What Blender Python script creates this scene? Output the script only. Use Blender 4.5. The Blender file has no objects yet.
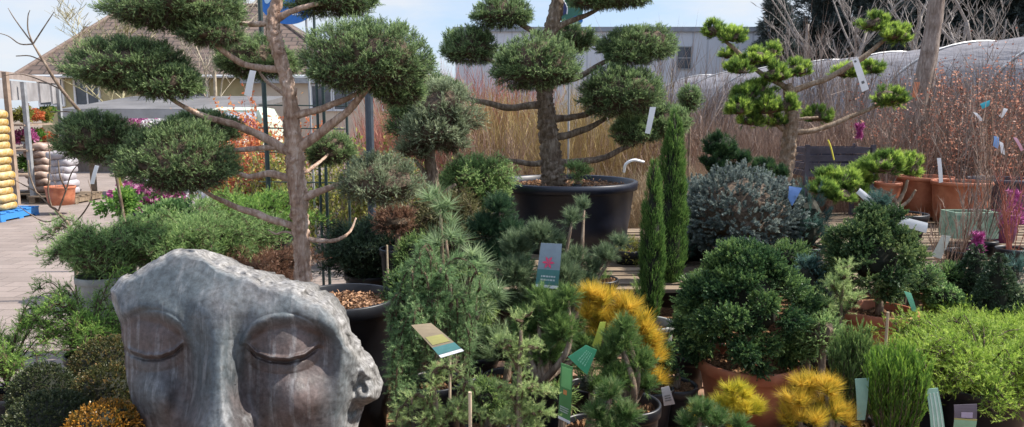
import bpy, math, random
import numpy as np
from mathutils import Vector, noise as mnoise

C = bpy.context.scene.collection
R_ = math.radians
rng = np.random.default_rng(7)
random.seed(7)
scene = bpy.context.scene

# ------------------------------------------------------------------ camera, sky, sun, exposure
F_PX = 720.0
PITCH = R_(7.8)
CAM_Z = 1.6
cam = bpy.data.cameras.new('camera')
cam.sensor_width = 36.0
cam.lens = 36.0 * F_PX / 1024.0
cam.clip_start = 0.05
cam.clip_end = 1000
cam_o = bpy.data.objects.new('camera', cam)
C.objects.link(cam_o)
cam_o.location = (0, 0, CAM_Z)
cam_o.rotation_euler = (math.pi / 2 - PITCH, 0, 0)
scene.camera = cam_o

SUN_EL, SUN_AZ = R_(50), R_(84)          # azimuth measured from the view direction (+Y) towards +X
w = bpy.data.worlds.new('World')
scene.world = w
w.use_nodes = True
nt = w.node_tree
nt.nodes.clear()
out = nt.nodes.new('ShaderNodeOutputWorld')
bg = nt.nodes.new('ShaderNodeBackground')
bg.inputs['Strength'].default_value = 0.15
sky = nt.nodes.new('ShaderNodeTexSky')
sky.sky_type = 'NISHITA'
sky.sun_disc = False
sky.sun_elevation = SUN_EL
sky.sun_rotation = SUN_AZ
sky.air_density = 1.0
sky.dust_density = 0.8
tc = nt.nodes.new('ShaderNodeTexCoord')
mp = nt.nodes.new('ShaderNodeMapping')
mp.inputs['Scale'].default_value = (1.0, 1.0, 3.2)
mp.inputs['Location'].default_value = (0.35, 0.0, 0.15)
nz = nt.nodes.new('ShaderNodeTexNoise')
nz.inputs['Scale'].default_value = 2.6
nz.inputs['Detail'].default_value = 9
nz.inputs['Roughness'].default_value = 0.56
rp = nt.nodes.new('ShaderNodeValToRGB')
rp.color_ramp.elements[0].position = 0.41
rp.color_ramp.elements[1].position = 0.62
mx = nt.nodes.new('ShaderNodeMixRGB')
mx.inputs['Color2'].default_value = (1.85, 1.93, 2.05, 1)
nt.links.new(tc.outputs['Generated'], mp.inputs['Vector'])
nt.links.new(mp.outputs['Vector'], nz.inputs['Vector'])
nt.links.new(nz.outputs['Fac'], rp.inputs['Fac'])
nt.links.new(rp.outputs['Color'], mx.inputs['Fac'])
sxyz = nt.nodes.new('ShaderNodeSeparateXYZ')
nt.links.new(tc.outputs['Generated'], sxyz.inputs[0])
lowr = nt.nodes.new('ShaderNodeMapRange')
lowr.inputs['From Min'].default_value = .30
lowr.inputs['From Max'].default_value = .62
lowr.inputs['To Min'].default_value = .85
lowr.inputs['To Max'].default_value = 0.0
nt.links.new(sxyz.outputs['Z'], lowr.inputs['Value'])
pale = nt.nodes.new('ShaderNodeMixRGB')
pale.inputs['Color2'].default_value = (.92, 1.18, 1.62, 1)
nt.links.new(lowr.outputs['Result'], pale.inputs['Fac'])
nt.links.new(sky.outputs['Color'], pale.inputs['Color1'])
nt.links.new(pale.outputs['Color'], mx.inputs['Color1'])
nt.links.new(mx.outputs['Color'], bg.inputs['Color'])
nt.links.new(bg.outputs['Background'], out.inputs['Surface'])

sd = Vector((math.sin(SUN_AZ) * math.cos(SUN_EL), math.cos(SUN_AZ) * math.cos(SUN_EL), math.sin(SUN_EL)))
sl = bpy.data.lights.new('sun', 'SUN')
sl.energy = 2.7
sl.angle = R_(0.5)
sl.color = (1.0, 0.93, 0.84)
sun = bpy.data.objects.new('sun', sl)
C.objects.link(sun)
sun.location = (20, -5, 30)
sun.rotation_euler = (-sd).to_track_quat('-Z', 'Y').to_euler()

vs = scene.view_settings
vs.view_transform = 'Standard'
vs.look = 'None'
vs.gamma = 1
vs.use_curve_mapping = False
vs.exposure = 1.62
scene.render.engine = 'CYCLES'
scene.cycles.use_denoising = True
scene.cycles.max_bounces = 8
scene.cycles.diffuse_bounces = 6
scene.cycles.transmission_bounces = 8
scene.cycles.transparent_max_bounces = 8

# ------------------------------------------------------------------ helpers
_cp, _sp = math.cos(PITCH), math.sin(PITCH)
def at(px, py, Y):
    """the point of the place seen at a pixel of the photograph, at distance Y ahead"""
    u = (px - 512) / F_PX
    v = (213.5 - py) / F_PX
    d = (u, _cp + v * _sp, -_sp + v * _cp)
    t = Y / d[1]
    return Vector((t * d[0], Y, CAM_Z + t * d[2]))
def S(Y):
    return Y / F_PX
def nrm(a):
    return a / np.maximum(np.linalg.norm(a, axis=-1, keepdims=True), 1e-9)

def make_mesh(name, V, faces, mats, mi=None, tint=None, smooth=False):
    """V (n,3); faces (m,3) or (m,4) array or list of polygons"""
    me = bpy.data.meshes.new(name)
    V = np.asarray(V, dtype=np.float32)
    if isinstance(faces, np.ndarray):
        m, k = faces.shape
        me.vertices.add(len(V)); me.vertices.foreach_set('co', V.ravel())
        me.loops.add(m * k); me.loops.foreach_set('vertex_index', faces.astype(np.int32).ravel())
        me.polygons.add(m)
        me.polygons.foreach_set('loop_start', np.arange(0, m * k, k, dtype=np.int32))
        me.polygons.foreach_set('loop_total', np.full(m, k, dtype=np.int32))
    else:
        me.from_pydata([tuple(map(float, v)) for v in V], [], [list(map(int, f)) for f in faces])
        m = len(faces)
    if not isinstance(mats, (list, tuple)):
        mats = [mats]
    for x in mats:
        me.materials.append(x)
    if mi is not None:
        me.polygons.foreach_set('material_index', np.asarray(mi, dtype=np.int32))
    me.polygons.foreach_set('use_smooth', np.full(m, bool(smooth)))
    if tint is not None:
        a = me.attributes.new('tint', 'FLOAT', 'FACE')
        a.data.foreach_set('value', np.asarray(tint, dtype=np.float32))
    me.update()
    me.validate()
    return me

def tagp(o, label=None, cat=None, group=None, kind=None):
    if label: o['label'] = label
    if cat: o['category'] = cat
    if group: o['group'] = group
    if kind: o['kind'] = kind
    return o
def thing(name, label, cat, loc=(0, 0, 0), group=None):
    o = bpy.data.objects.new(name, None)
    o.empty_display_size = 0.1
    C.objects.link(o)
    o.location = loc
    return tagp(o, label, cat, group)
def part(name, me, T, loc=None, rot=None, scale=None, label=None):
    """loc is in world space; None means the mesh is already in world coordinates"""
    o = bpy.data.objects.new(name, me)
    C.objects.link(o)
    base = Vector((0, 0, 0))
    p = T
    while p is not None:
        base += p.location
        p = p.parent
    o.parent = T
    o.location = (Vector(loc) if loc is not None else Vector((0, 0, 0))) - base
    if rot is not None: o.rotation_euler = rot
    if scale is not None: o.scale = scale
    if label: o['label'] = label
    return o
def single(name, me, label, cat, loc=(0, 0, 0), rot=None, group=None, kind=None):
    o = bpy.data.objects.new(name, me)
    C.objects.link(o)
    o.location = loc
    if rot is not None: o.rotation_euler = rot
    return tagp(o, label, cat, group, kind)
def copy_tree(o, parent=None):
    c = o.copy()
    C.objects.link(c)
    c.parent = parent
    for ch in list(o.children):
        copy_tree(ch, c)
    return c

# ---------- shape makers (return V, F)
def box(x0, x1, y0, y1, z0, z1):
    V = [(x0, y0, z0), (x1, y0, z0), (x1, y1, z0), (x0, y1, z0), (x0, y0, z1), (x1, y0, z1), (x1, y1, z1), (x0, y1, z1)]
    F = [(0, 3, 2, 1), (4, 5, 6, 7), (0, 1, 5, 4), (1, 2, 6, 5), (2, 3, 7, 6), (3, 0, 4, 7)]
    return np.array(V, float), F
def join(items):
    V, F, n = [], [], 0
    for v, f in items:
        V.append(np.asarray(v, float))
        F += [tuple(int(i) + n for i in g) for g in f]
        n += len(v)
    return np.vstack(V), F
def lathe(prof, segs=48, wob=0.0, seed=0):
    V, F = [], []
    k = len(prof)
    for i in range(segs):
        a = 2 * math.pi * i / segs
        for j, (r, z) in enumerate(prof):
            rr = r * (1 + wob * math.sin(2 * a + seed) + wob * .6 * math.sin(3 * a + 2 * seed))
            V.append((rr * math.cos(a), rr * math.sin(a), z))
    for i in range(segs):
        n = (i + 1) % segs
        for j in range(k - 1):
            F.append((i * k + j, n * k + j, n * k + j + 1, i * k + j + 1))
    return np.array(V), F
def spline(pts, rad, n):
    P = np.array([tuple(p) for p in pts], float)
    r = np.array(rad, float)
    k = len(P)
    if k == 2:
        t = np.linspace(0, 1, n)[:, None]
        return P[0] * (1 - t) + P[1] * t, r[0] * (1 - t[:, 0]) + r[1] * t[:, 0]
    out, ro = [], []
    Q = np.vstack([2 * P[0] - P[1], P, 2 * P[-1] - P[-2]])
    for i in range(k - 1):
        p0, p1, p2, p3 = Q[i], Q[i + 1], Q[i + 2], Q[i + 3]
        for t in np.linspace(0, 1, n, endpoint=False):
            out.append(.5 * ((2 * p1) + (-p0 + p2) * t + (2 * p0 - 5 * p1 + 4 * p2 - p3) * t * t + (-p0 + 3 * p1 - 3 * p2 + p3) * t ** 3))
            ro.append(r[i] * (1 - t) + r[i + 1] * t)
    out.append(P[-1]); ro.append(r[-1])
    return np.array(out), np.array(ro)
def tube(pts, rad, segs=10, sub=6, rough=0.0, seed=0, twist=0.0, wig=0.0):
    P, r = spline(pts, rad, sub)
    n = len(P)
    if wig:
        for i in range(1, n - 1):
            q = mnoise.noise_vector(Vector(P[i]) * 9 + Vector((seed, 0, 0)))
            P[i] += np.array(q) * wig
    T = nrm(np.gradient(P, axis=0))
    ref = np.array([0.31, 0.9, 0.3])
    V, F = [], []
    for i in range(n):
        a = nrm(np.cross(T[i], ref)); b = np.cross(T[i], a)
        for j in range(segs):
            th = 2 * math.pi * j / segs + twist * i
            q = r[i]
            if rough:
                q *= 1 + rough * mnoise.noise(Vector((math.cos(th) * 2.2 + seed, math.sin(th) * 2.2, i * .35))) + rough * .6 * mnoise.noise(Vector((math.cos(th) * 6, math.sin(th) * 6 + seed, i * .9)))
            V.append(P[i] + q * (math.cos(th) * a + math.sin(th) * b))
    for i in range(n - 1):
        for j in range(segs):
            k = (j + 1) % segs
            F.append((i * segs + j, i * segs + k, (i + 1) * segs + k, (i + 1) * segs + j))
    F.append(tuple(range(segs))[::-1])
    F.append(tuple((n - 1) * segs + j for j in range(segs)))
    return np.array(V), F

# ---------- foliage: thousands of small blades
class FB:
    def __init__(s):
        s.V, s.F, s.t, s.m, s.n = [], [], [], [], 0
    def tri(s, P, D, L, W, tint, mi=0):
        n = len(P)
        L = np.broadcast_to(L, (n,))[:, None]; W = np.broadcast_to(W, (n,))[:, None]
        side = nrm(np.cross(D, rng.normal(size=(n, 3)))) * W * .5
        V = np.stack([P - side, P + side, P + D * L], 1).reshape(-1, 3)
        s.V.append(V); s.F.append(np.arange(n * 3).reshape(n, 3) + s.n); s.n += n * 3
        s.t.append(np.broadcast_to(tint, (n,))); s.m.append(np.full(n, mi))
    def leaf(s, P, D, L, W, tint, mi=0, side=None):
        n = len(P)
        L = np.broadcast_to(L, (n,))[:, None]; W = np.broadcast_to(W, (n,))[:, None]
        if side is None: side = nrm(np.cross(D, rng.normal(size=(n, 3))))
        side = side * W * .5
        bend = rng.normal(size=(n, 3)) * L * .12
        mid = P + D * L * .5 + bend
        V = np.stack([P, mid - side, P + D * L, mid + side], 1).reshape(-1, 3)
        b = np.arange(n)[:, None] * 4 + s.n
        s.V.append(V); s.F.append(np.concatenate([b + [0, 1, 2], b + [0, 2, 3]], 0)); s.n += n * 4
        tt = np.broadcast_to(tint, (n,))
        s.t.append(np.concatenate([tt, tt])); s.m.append(np.full(2 * n, mi))
    def raw(s, V, F, tint=.5, mi=1):
        """F polygons: triangulated as fans"""
        T = []
        for f in F:
            for i in range(1, len(f) - 1): T.append((f[0], f[i], f[i + 1]))
        T = np.array(T)
        s.V.append(np.asarray(V, float)); s.F.append(T + s.n); s.n += len(V)
        s.t.append(np.full(len(T), tint)); s.m.append(np.full(len(T), mi))
    def mesh(s, name, mats):
        return make_mesh(name, np.vstack(s.V), np.vstack(s.F), mats, np.concatenate(s.m), np.clip(np.concatenate(s.t), 0, 1))

KIND = {
    # sl shoot length, m blades, nl blade length, nw blade width, sp spread, out/up/rnd direction mix, leaf shape, tg tip brighter, dens shoots per m2
    'juniper': dict(sl=.038, m=9, nl=.0155, nw=.0044, sp=.75, out=.8, up=.5, rnd=.8, tg=.40, dens=6200, shape='tri'),
    'juniper_soft': dict(sl=.05, m=11, nl=.015, nw=.0036, sp=.75, out=.7, up=.5, rnd=.8, tg=.36, dens=3600, shape='tri'),
    'pine': dict(sl=.05, m=36, nl=.055, nw=.0021, sp=.75, out=.7, up=.75, rnd=.35, tg=.2, dens=420, shape='tri'),
    'pine_short': dict(sl=.06, m=34, nl=.032, nw=.0022, sp=.7, out=.7, up=.7, rnd=.35, tg=.22, dens=620, shape='tri'),
    'pine_long': dict(sl=.06, m=54, nl=.085, nw=.0022, sp=.62, out=.75, up=.6, rnd=.3, tg=.25, dens=260, shape='tri'),
    'brush_up': dict(sl=.03, m=110, nl=.075, nw=.0024, sp=.85, out=.55, up=1.0, rnd=.45, tg=.2, dens=200, shape='tri'),
    'brush': dict(sl=.035, m=80, nl=.085, nw=.0035, sp=1.15, out=.6, up=.7, rnd=.4, tg=.25, dens=200, shape='tri'),
    'pine_pad': dict(sl=.05, m=26, nl=.04, nw=.0044, sp=.7, out=.6, up=.9, rnd=.4, tg=.3, dens=1100, shape='tri'),
    'spruce': dict(per=1, cj=.9, sl=.042, m=64, nl=.013, nw=.0045, sp=1.3, out=.9, up=.3, rnd=.4, tg=.3, dens=1500, shape='tri'),
    'cedar': dict(sl=.06, m=34, nl=.02, nw=.0021, sp=1.05, out=.7, up=.4, rnd=.5, tg=.2, dens=900, shape='tri'),
    'hinoki': dict(sl=.042, m=16, nl=.012, nw=.0065, sp=.8, out=.8, up=.35, rnd=.55, tg=.3, dens=2200, shape='leaf'),
    'box': dict(per=1, cj=.2, sl=.012, m=4, nl=.011, nw=.007, sp=.8, out=.9, up=.2, rnd=.3, tg=.15, dens=9000, shape='leaf'),
    'thuja': dict(sl=.05, m=14, nl=.016, nw=.0032, sp=.45, out=.45, up=1.0, rnd=.3, tg=.35, dens=5200, shape='tri'),
    'dark_fir': dict(sl=.5, m=16, nl=.22, nw=.045, sp=.8, out=.8, up=.1, rnd=.6, tg=.15, dens=26, shape='tri'),
    'broad': dict(sl=.05, m=7, nl=.035, nw=.018, sp=.9, out=.7, up=.4, rnd=.6, tg=.1, dens=900, shape='leaf'),
}
def shoots(fb, A, N, kind, k=1.0, tb=0.0, droop=0.0, mul=1.0, bl=1.0):
    q = KIND[kind]
    n, m = len(A), max(2, int(q['m'] * mul))
    up = np.array([0, 0, 1.0])
    D = nrm(N * q['out'] + up * q['up'] + rng.normal(size=(n, 3)) * q['rnd'] * .6)
    SL = q['sl'] * k * rng.uniform(.65, 1.3, (n, 1, 1))
    t = np.clip(np.linspace(.05, 1, m)[None, :, None] + rng.uniform(-.04, .04, (n, m, 1)), 0, 1)
    pos = A[:, None, :] + D[:, None, :] * SL * t
    pos[..., 2] -= (droop * SL[..., 0] * t[..., 0] ** 2)
    rad = nrm(np.cross(D[:, None, :], rng.normal(size=(n, m, 3))))
    sp = q['sp'] * (1.15 - .55 * t)
    nd = nrm(D[:, None, :] * np.cos(sp) + rad * np.sin(sp))
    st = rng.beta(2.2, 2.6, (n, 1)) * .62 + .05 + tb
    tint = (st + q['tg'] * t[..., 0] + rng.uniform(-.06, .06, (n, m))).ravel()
    L = q['nl'] * k * rng.uniform(.75, 1.2, n * m)
    f = fb.tri if q['shape'] == 'tri' else fb.leaf
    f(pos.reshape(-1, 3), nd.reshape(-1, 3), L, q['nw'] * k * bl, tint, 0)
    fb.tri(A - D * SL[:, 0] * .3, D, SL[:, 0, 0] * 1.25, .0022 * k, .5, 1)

def lumps(dirs, cs, amp, kap):
    f = np.zeros(len(dirs))
    for c, a in zip(cs, amp):
        f += a * np.exp(kap * (dirs @ c - 1))
    return f
def ellipsoid_foliage(name, rx, ry, rz, kind, mats, k=1.0, lump=.22, nl=14, kap=14, bottom=.62, dens=1.0, tb=0.0, seed=0, core=.8, mul=1.0, flat=0.0, bl=1.0, under=False):
    """a clump of foliage round its centre: uneven, lobed, hollow-bottomed"""
    r2 = np.random.default_rng(seed + 11)
    cs = nrm(r2.normal(size=(nl, 3))); amp = r2.uniform(-.7, 1.0, nl) * lump
    q = KIND[kind]
    p = 1.6
    area = 4 * math.pi * (((rx * ry) ** p + (rx * rz) ** p + (ry * rz) ** p) / 3) ** (1 / p)
    n = max(40, int(area * q['dens'] / (k * k) * dens))
    per = q.get('per', 12)
    nc = max(8, n // per)
    cd = nrm(rng.normal(size=(nc, 3))); ci = rng.integers(0, nc, n)
    R = np.array([rx, ry, rz])
    d = nrm(cd[ci] + rng.normal(size=(n, 3)) * (.55 / math.sqrt(nc)) * 1.5)
    lf = 1 + lumps(d, cs, amp, kap)
    cj = (rng.normal(size=nc) * .045 + (rng.random(nc) < .06) * .07) * q.get('cj', 1)
    s = (1 - .34 * rng.random(n) ** 2.0) * lf * (1 + cj[ci])
    ctb = rng.normal(size=nc) * .11
    A = d * R * s[:, None]
    N = nrm(d / R)
    low = A[:, 2] < 0
    A[low, 2] *= bottom
    # pull in so that the tips of the shoots end on the outline
    A *= (1 - q['sl'] * k * .62 / max(rx, rz))
    fb = FB()
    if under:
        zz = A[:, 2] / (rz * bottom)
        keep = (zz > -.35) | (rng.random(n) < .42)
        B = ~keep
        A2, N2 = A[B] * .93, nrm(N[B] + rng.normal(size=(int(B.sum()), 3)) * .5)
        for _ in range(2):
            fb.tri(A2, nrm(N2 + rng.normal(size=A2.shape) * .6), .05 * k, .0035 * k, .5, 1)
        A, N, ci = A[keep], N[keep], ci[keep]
    shoots(fb, A, N, kind, k, tb + ctb[ci][:, None], mul=mul, bl=bl)
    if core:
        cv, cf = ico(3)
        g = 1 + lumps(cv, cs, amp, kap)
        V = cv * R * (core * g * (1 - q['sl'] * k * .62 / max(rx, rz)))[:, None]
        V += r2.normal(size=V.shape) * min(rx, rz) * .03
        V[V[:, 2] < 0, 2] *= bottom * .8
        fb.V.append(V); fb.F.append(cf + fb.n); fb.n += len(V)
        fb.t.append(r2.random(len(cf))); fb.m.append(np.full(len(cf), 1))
    return fb.mesh(name, mats)
_ico = {}
def ico(sub):
    if sub in _ico: return _ico[sub]
    import bmesh
    bm = bmesh.new()
    bmesh.ops.create_icosphere(bm, subdivisions=sub, radius=1.0)
    V = np.array([v.co[:] for v in bm.verts]); F = np.array([[v.index for v in f.verts] for f in bm.faces])
    bm.free()
    _ico[sub] = (V, F)
    return _ico[sub]
def column_foliage(name, prof, h, kind, mats, k=1.0, dens=1.0, tb=0, seed=0, rough=.12, core=.7, bl=1.0, mul=1.0):
    """prof(t) radius at height fraction t; base at z = 0"""
    q = KIND[kind]
    ts = np.linspace(0, 1, 60); rs = np.array([prof(t) for t in ts])
    area = (2 * math.pi * rs).mean() * h
    n = int(area * q['dens'] / (k * k) * dens)
    cdf = np.cumsum(rs + .004); cdf /= cdf[-1]
    t = np.interp(rng.random(n), cdf, ts)
    a = rng.random(n) * 2 * math.pi
    ci = rng.integers(0, max(6, n // 14), n); ca = rng.random(max(6, n // 14)) * 6.283; ct = np.interp(rng.random(len(ca)), cdf, ts)
    a = ca[ci] + rng.normal(size=n) * .16; t = np.clip(ct[ci] + rng.normal(size=n) * .018, 0, 1)
    ph = seed * 1.7
    wob = 1 + rough * (np.sin(3 * a + t * 9 + ph) * .5 + np.sin(7 * a - t * 21 + ph) * .4 + np.sin(2 * a + t * 37) * .5)
    r = np.interp(t, ts, rs) * wob * (1 - .35 * rng.random(n) ** 2)
    A = np.stack([r * np.cos(a), r * np.sin(a), t * h], 1)
    N = np.stack([np.cos(a), np.sin(a), np.full(n, .15)], 1)
    fb = FB()
    shoots(fb, A, N, kind, k, tb, bl=bl, mul=mul)
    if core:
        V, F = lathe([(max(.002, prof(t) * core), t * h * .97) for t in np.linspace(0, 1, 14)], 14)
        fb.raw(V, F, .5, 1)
    return fb.mesh(name, mats)
def arch_foliage(name, branches, kind, mats, step=.02, k=1.0, tb=0, tipb=.0, lat=.6, twig=.004, side=.0, droop=0.0, mul=1.0, bl=1.0):
    """branches: list of control point lists (local coordinates); shoots along each"""
    fb = FB()
    As, Ns = [], []
    for pts in branches:
        P, r = spline(pts, [1] * len(pts), 14)
        seg = np.linalg.norm(np.diff(P, axis=0), axis=1); L = np.concatenate([[0], np.cumsum(seg)])
        if L[-1] < .02: continue
        n = max(3, int(L[-1] / step))
        s = np.sort(rng.uniform(.1, 1, n)) * L[-1]
        A = np.stack([np.interp(s, L, P[:, i]) for i in range(3)], 1)
        T = nrm(np.gradient(P, axis=0)); Tn = np.stack([np.interp(s, L, T[:, i]) for i in range(3)], 1)
        N = nrm(Tn + rng.normal(size=Tn.shape) * lat)
        if side:
            off = rng.normal(size=A.shape) * side * (1.1 - s / L[-1])[:, None]
            A = A + off
        As.append(A); Ns.append(N)
        V, F = tube(pts, [twig * (1 - .7 * i / (len(pts) - 1)) for i in range(len(pts))], 5, 5)
        fb.raw(V, F, .5, 1)
    shoots(fb, np.vstack(As), np.vstack(Ns), kind, k, tb, droop=droop, mul=mul, bl=bl)
    return fb.mesh(name, mats)

# ---------- materials
def new_mat(name):
    m = bpy.data.materials.new(name); m.use_nodes = True
    n = m.node_tree; b = n.nodes['Principled BSDF']
    return m, n, b
def ramp(n, stops, fac=None):
    r = n.nodes.new('ShaderNodeValToRGB')
    e = r.color_ramp.elements
    while len(e) < len(stops): e.new(.5)
    for x, (p, c) in zip(e, stops):
        x.position = p; x.color = (*c, 1)
    if fac is not None: n.links.new(fac, r.inputs['Fac'])
    return r
def tnoise(n, scale, detail=5, rough=.6, coord='Object', sc=(1, 1, 1), dist=0):
    t = n.nodes.new('ShaderNodeTexCoord'); mp = n.nodes.new('ShaderNodeMapping'); mp.inputs['Scale'].default_value = sc
    z = n.nodes.new('ShaderNodeTexNoise'); z.inputs['Scale'].default_value = scale; z.inputs['Detail'].default_value = detail
    z.inputs['Roughness'].default_value = rough; z.inputs['Distortion'].default_value = dist
    n.links.new(t.outputs[coord], mp.inputs['Vector']); n.links.new(mp.outputs['Vector'], z.inputs['Vector'])
    return z
def bump(n, b, h, strength=.4, dist=.01):
    u = n.nodes.new('ShaderNodeBump'); u.inputs['Strength'].default_value = strength; u.inputs['Distance'].default_value = dist
    n.links.new(h, u.inputs['Height']); n.links.new(u.outputs['Normal'], b.inputs['Normal'])
def leafmat(name, dark, mid, light, transl=.25, rough=.5):
    m, n, b = new_mat(name)
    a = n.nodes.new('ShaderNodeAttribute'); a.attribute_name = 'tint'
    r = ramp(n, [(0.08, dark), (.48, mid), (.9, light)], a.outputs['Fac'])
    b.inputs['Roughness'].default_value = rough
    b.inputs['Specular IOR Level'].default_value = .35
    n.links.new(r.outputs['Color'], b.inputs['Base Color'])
    tr = n.nodes.new('ShaderNodeBsdfTranslucent'); n.links.new(r.outputs['Color'], tr.inputs['Color'])
    ms = n.nodes.new('ShaderNodeMixShader'); ms.inputs['Fac'].default_value = min(.5, transl + .12)
    n.links.new(b.outputs['BSDF'], ms.inputs[1]); n.links.new(tr.outputs['BSDF'], ms.inputs[2])
    n.links.new(ms.outputs['Shader'], n.nodes['Material Output'].inputs['Surface'])
    return m
def stuffmat(name, c1, c2, scale=8, rough=.8, spec=.3, bmp=.0, bscale=None, sc=(1, 1, 1), lo=.35, hi=.65, bdist=.01, metal=0):
    m, n, b = new_mat(name)
    z = tnoise(n, scale, sc=sc)
    r = ramp(n, [(lo, c1), (hi, c2)], z.outputs['Fac'])
    n.links.new(r.outputs['Color'], b.inputs['Base Color'])
    b.inputs['Roughness'].default_value = rough; b.inputs['Specular IOR Level'].default_value = spec
    b.inputs['Metallic'].default_value = metal
    if bmp:
        z2 = tnoise(n, bscale or scale * 3, sc=sc)
        bump(n, b, z2.outputs['Fac'], bmp, bdist)
    return m

M = {}
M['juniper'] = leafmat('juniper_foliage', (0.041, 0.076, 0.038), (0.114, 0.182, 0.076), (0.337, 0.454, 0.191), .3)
M['juniper_grey'] = leafmat('grey_juniper_foliage', (0.070, 0.098, 0.056), (0.183, 0.231, 0.133), (0.435, 0.505, 0.308), .3)
M['juniper_bright'] = leafmat('bright_juniper_foliage', (0.049, 0.122, 0.024), (0.146, 0.293, 0.061), (0.390, 0.561, 0.122), .35)
M['juniper_lime'] = leafmat('lime_juniper_foliage', (.06, .13, .02), (.24, .38, .05), (.50, .62, .13), .4)
M['juniper_sage'] = leafmat('sage_juniper_foliage', (0.049, 0.110, 0.043), (0.171, 0.293, 0.098), (0.439, 0.586, 0.220), .4)
M['pine'] = leafmat('pine_needles', (0.036, 0.073, 0.026), (0.095, 0.175, 0.049), (0.322, 0.439, 0.132), .25)
M['pine_blue'] = leafmat('blue_pine_needles', (0.088, 0.139, 0.073), (0.234, 0.330, 0.161), (0.586, 0.703, 0.395), .35)
M['pine_pad'] = leafmat('bright_pine_needles', (0.037, 0.084, 0.022), (0.152, 0.259, 0.054), (0.549, 0.701, 0.138), .35)
M['pine_gold'] = leafmat('golden_pine_needles', (.14, .24, .03), (.66, .54, .05), (.90, .76, .14), .4)
M['pine_goldred'] = leafmat('orange_pine_needles', (.12, .20, .03), (.66, .44, .05), (.90, .66, .12), .4)
M['spruce'] = leafmat('blue_spruce_needles', (.055, .08, .075), (.135, .175, .165), (.33, .38, .33), .12)
M['blue_dark'] = leafmat('dark_blue_needles', (0.030, 0.069, 0.061), (0.069, 0.145, 0.122), (0.168, 0.290, 0.244), .12)
M['hinoki'] = leafmat('cypress_foliage', (0.018, 0.052, 0.023), (0.057, 0.121, 0.044), (0.230, 0.345, 0.103), .2, .45)
M['hinoki2'] = leafmat('olive_cypress_foliage', (0.025, 0.057, 0.023), (0.069, 0.127, 0.048), (0.253, 0.322, 0.115), .2, .45)
M['box_dark'] = leafmat('dark_box_leaves', (0.020, 0.034, 0.015), (0.055, 0.073, 0.029), (0.159, 0.159, 0.073), .2, .4)
M['box_red'] = leafmat('bronze_box_leaves', (0.024, 0.037, 0.012), (0.079, 0.085, 0.027), (0.268, 0.159, 0.061), .2, .4)
M['box_orange'] = leafmat('orange_box_leaves', (0.061, 0.067, 0.015), (0.293, 0.146, 0.024), (0.708, 0.305, 0.037), .2, .35)
M['thuja_slim'] = leafmat('slim_cypress_foliage', (.03, .08, .02), (.09, .19, .045), (.26, .40, .10), .3)
M['heather'] = leafmat('fine_green_foliage', (0.030, 0.091, 0.015), (0.104, 0.220, 0.034), (0.305, 0.464, 0.067), .3)
M['larch'] = leafmat('pale_green_needles', (0.128, 0.205, 0.064), (0.359, 0.474, 0.180), (0.705, 0.794, 0.359), .4)
M['cedar'] = leafmat('blue_green_cedar_needles', (0.073, 0.146, 0.066), (0.191, 0.322, 0.132), (0.527, 0.688, 0.307), .35)
M['fir_far'] = leafmat('far_fir_foliage', (0.033, 0.046, 0.044), (0.072, 0.094, 0.088), (0.143, 0.176, 0.160), .1)
M['brown_fol'] = leafmat('brown_winter_foliage', (0.073, 0.037, 0.024), (0.171, 0.085, 0.055), (0.317, 0.183, 0.110), .2)
M['copper'] = leafmat('copper_leaves', (.18, .065, .045), (.44, .18, .12), (.62, .36, .26), .35)
M['redleaf'] = leafmat('orange_red_leaves', (.40, .10, .04), (.66, .22, .09), (.80, .42, .15), .35)
M['yellowgreen'] = leafmat('yellow_green_leaves', (.10, .13, .025), (.26, .27, .06), (.46, .44, .12), .35)
M['magenta'] = leafmat('magenta_petals', (.20, .03, .11), (.42, .08, .25), (.58, .34, .44), .25)
M['whitepetal'] = leafmat('white_petals', (.45, .4, .42), (.7, .68, .68), (.8, .8, .8), .3)
def stemmat(name, a, b):
    m, n, bs = new_mat(name)
    at_ = n.nodes.new('ShaderNodeAttribute'); at_.attribute_name = 'tint'
    r = ramp(n, [(0, a), (1, b)], at_.outputs['Fac'])
    n.links.new(r.outputs['Color'], bs.inputs['Base Color']); bs.inputs['Roughness'].default_value = .7
    return m
M['stem_gold'] = stemmat('golden_stems', (.22, .13, .06), (.52, .40, .16))
M['stem_red'] = stemmat('red_stems', (.30, .09, .06), (.52, .22, .16))
M['stem_pink'] = stemmat('pinkish_brown_stems', (.16, .085, .06), (.50, .36, .27))
M['stem_grey'] = stemmat('grey_brown_stems', (.13, .095, .075), (.36, .28, .23))
M['stem_straw'] = stemmat('straw_stems', (.30, .22, .13), (.60, .48, .32))
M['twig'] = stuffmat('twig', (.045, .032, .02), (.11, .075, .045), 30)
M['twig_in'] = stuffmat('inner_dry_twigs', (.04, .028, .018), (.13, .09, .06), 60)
M['twig_dk'] = stuffmat('dark_inner_twigs', (.010, .014, .008), (.028, .026, .015), 22)
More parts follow.
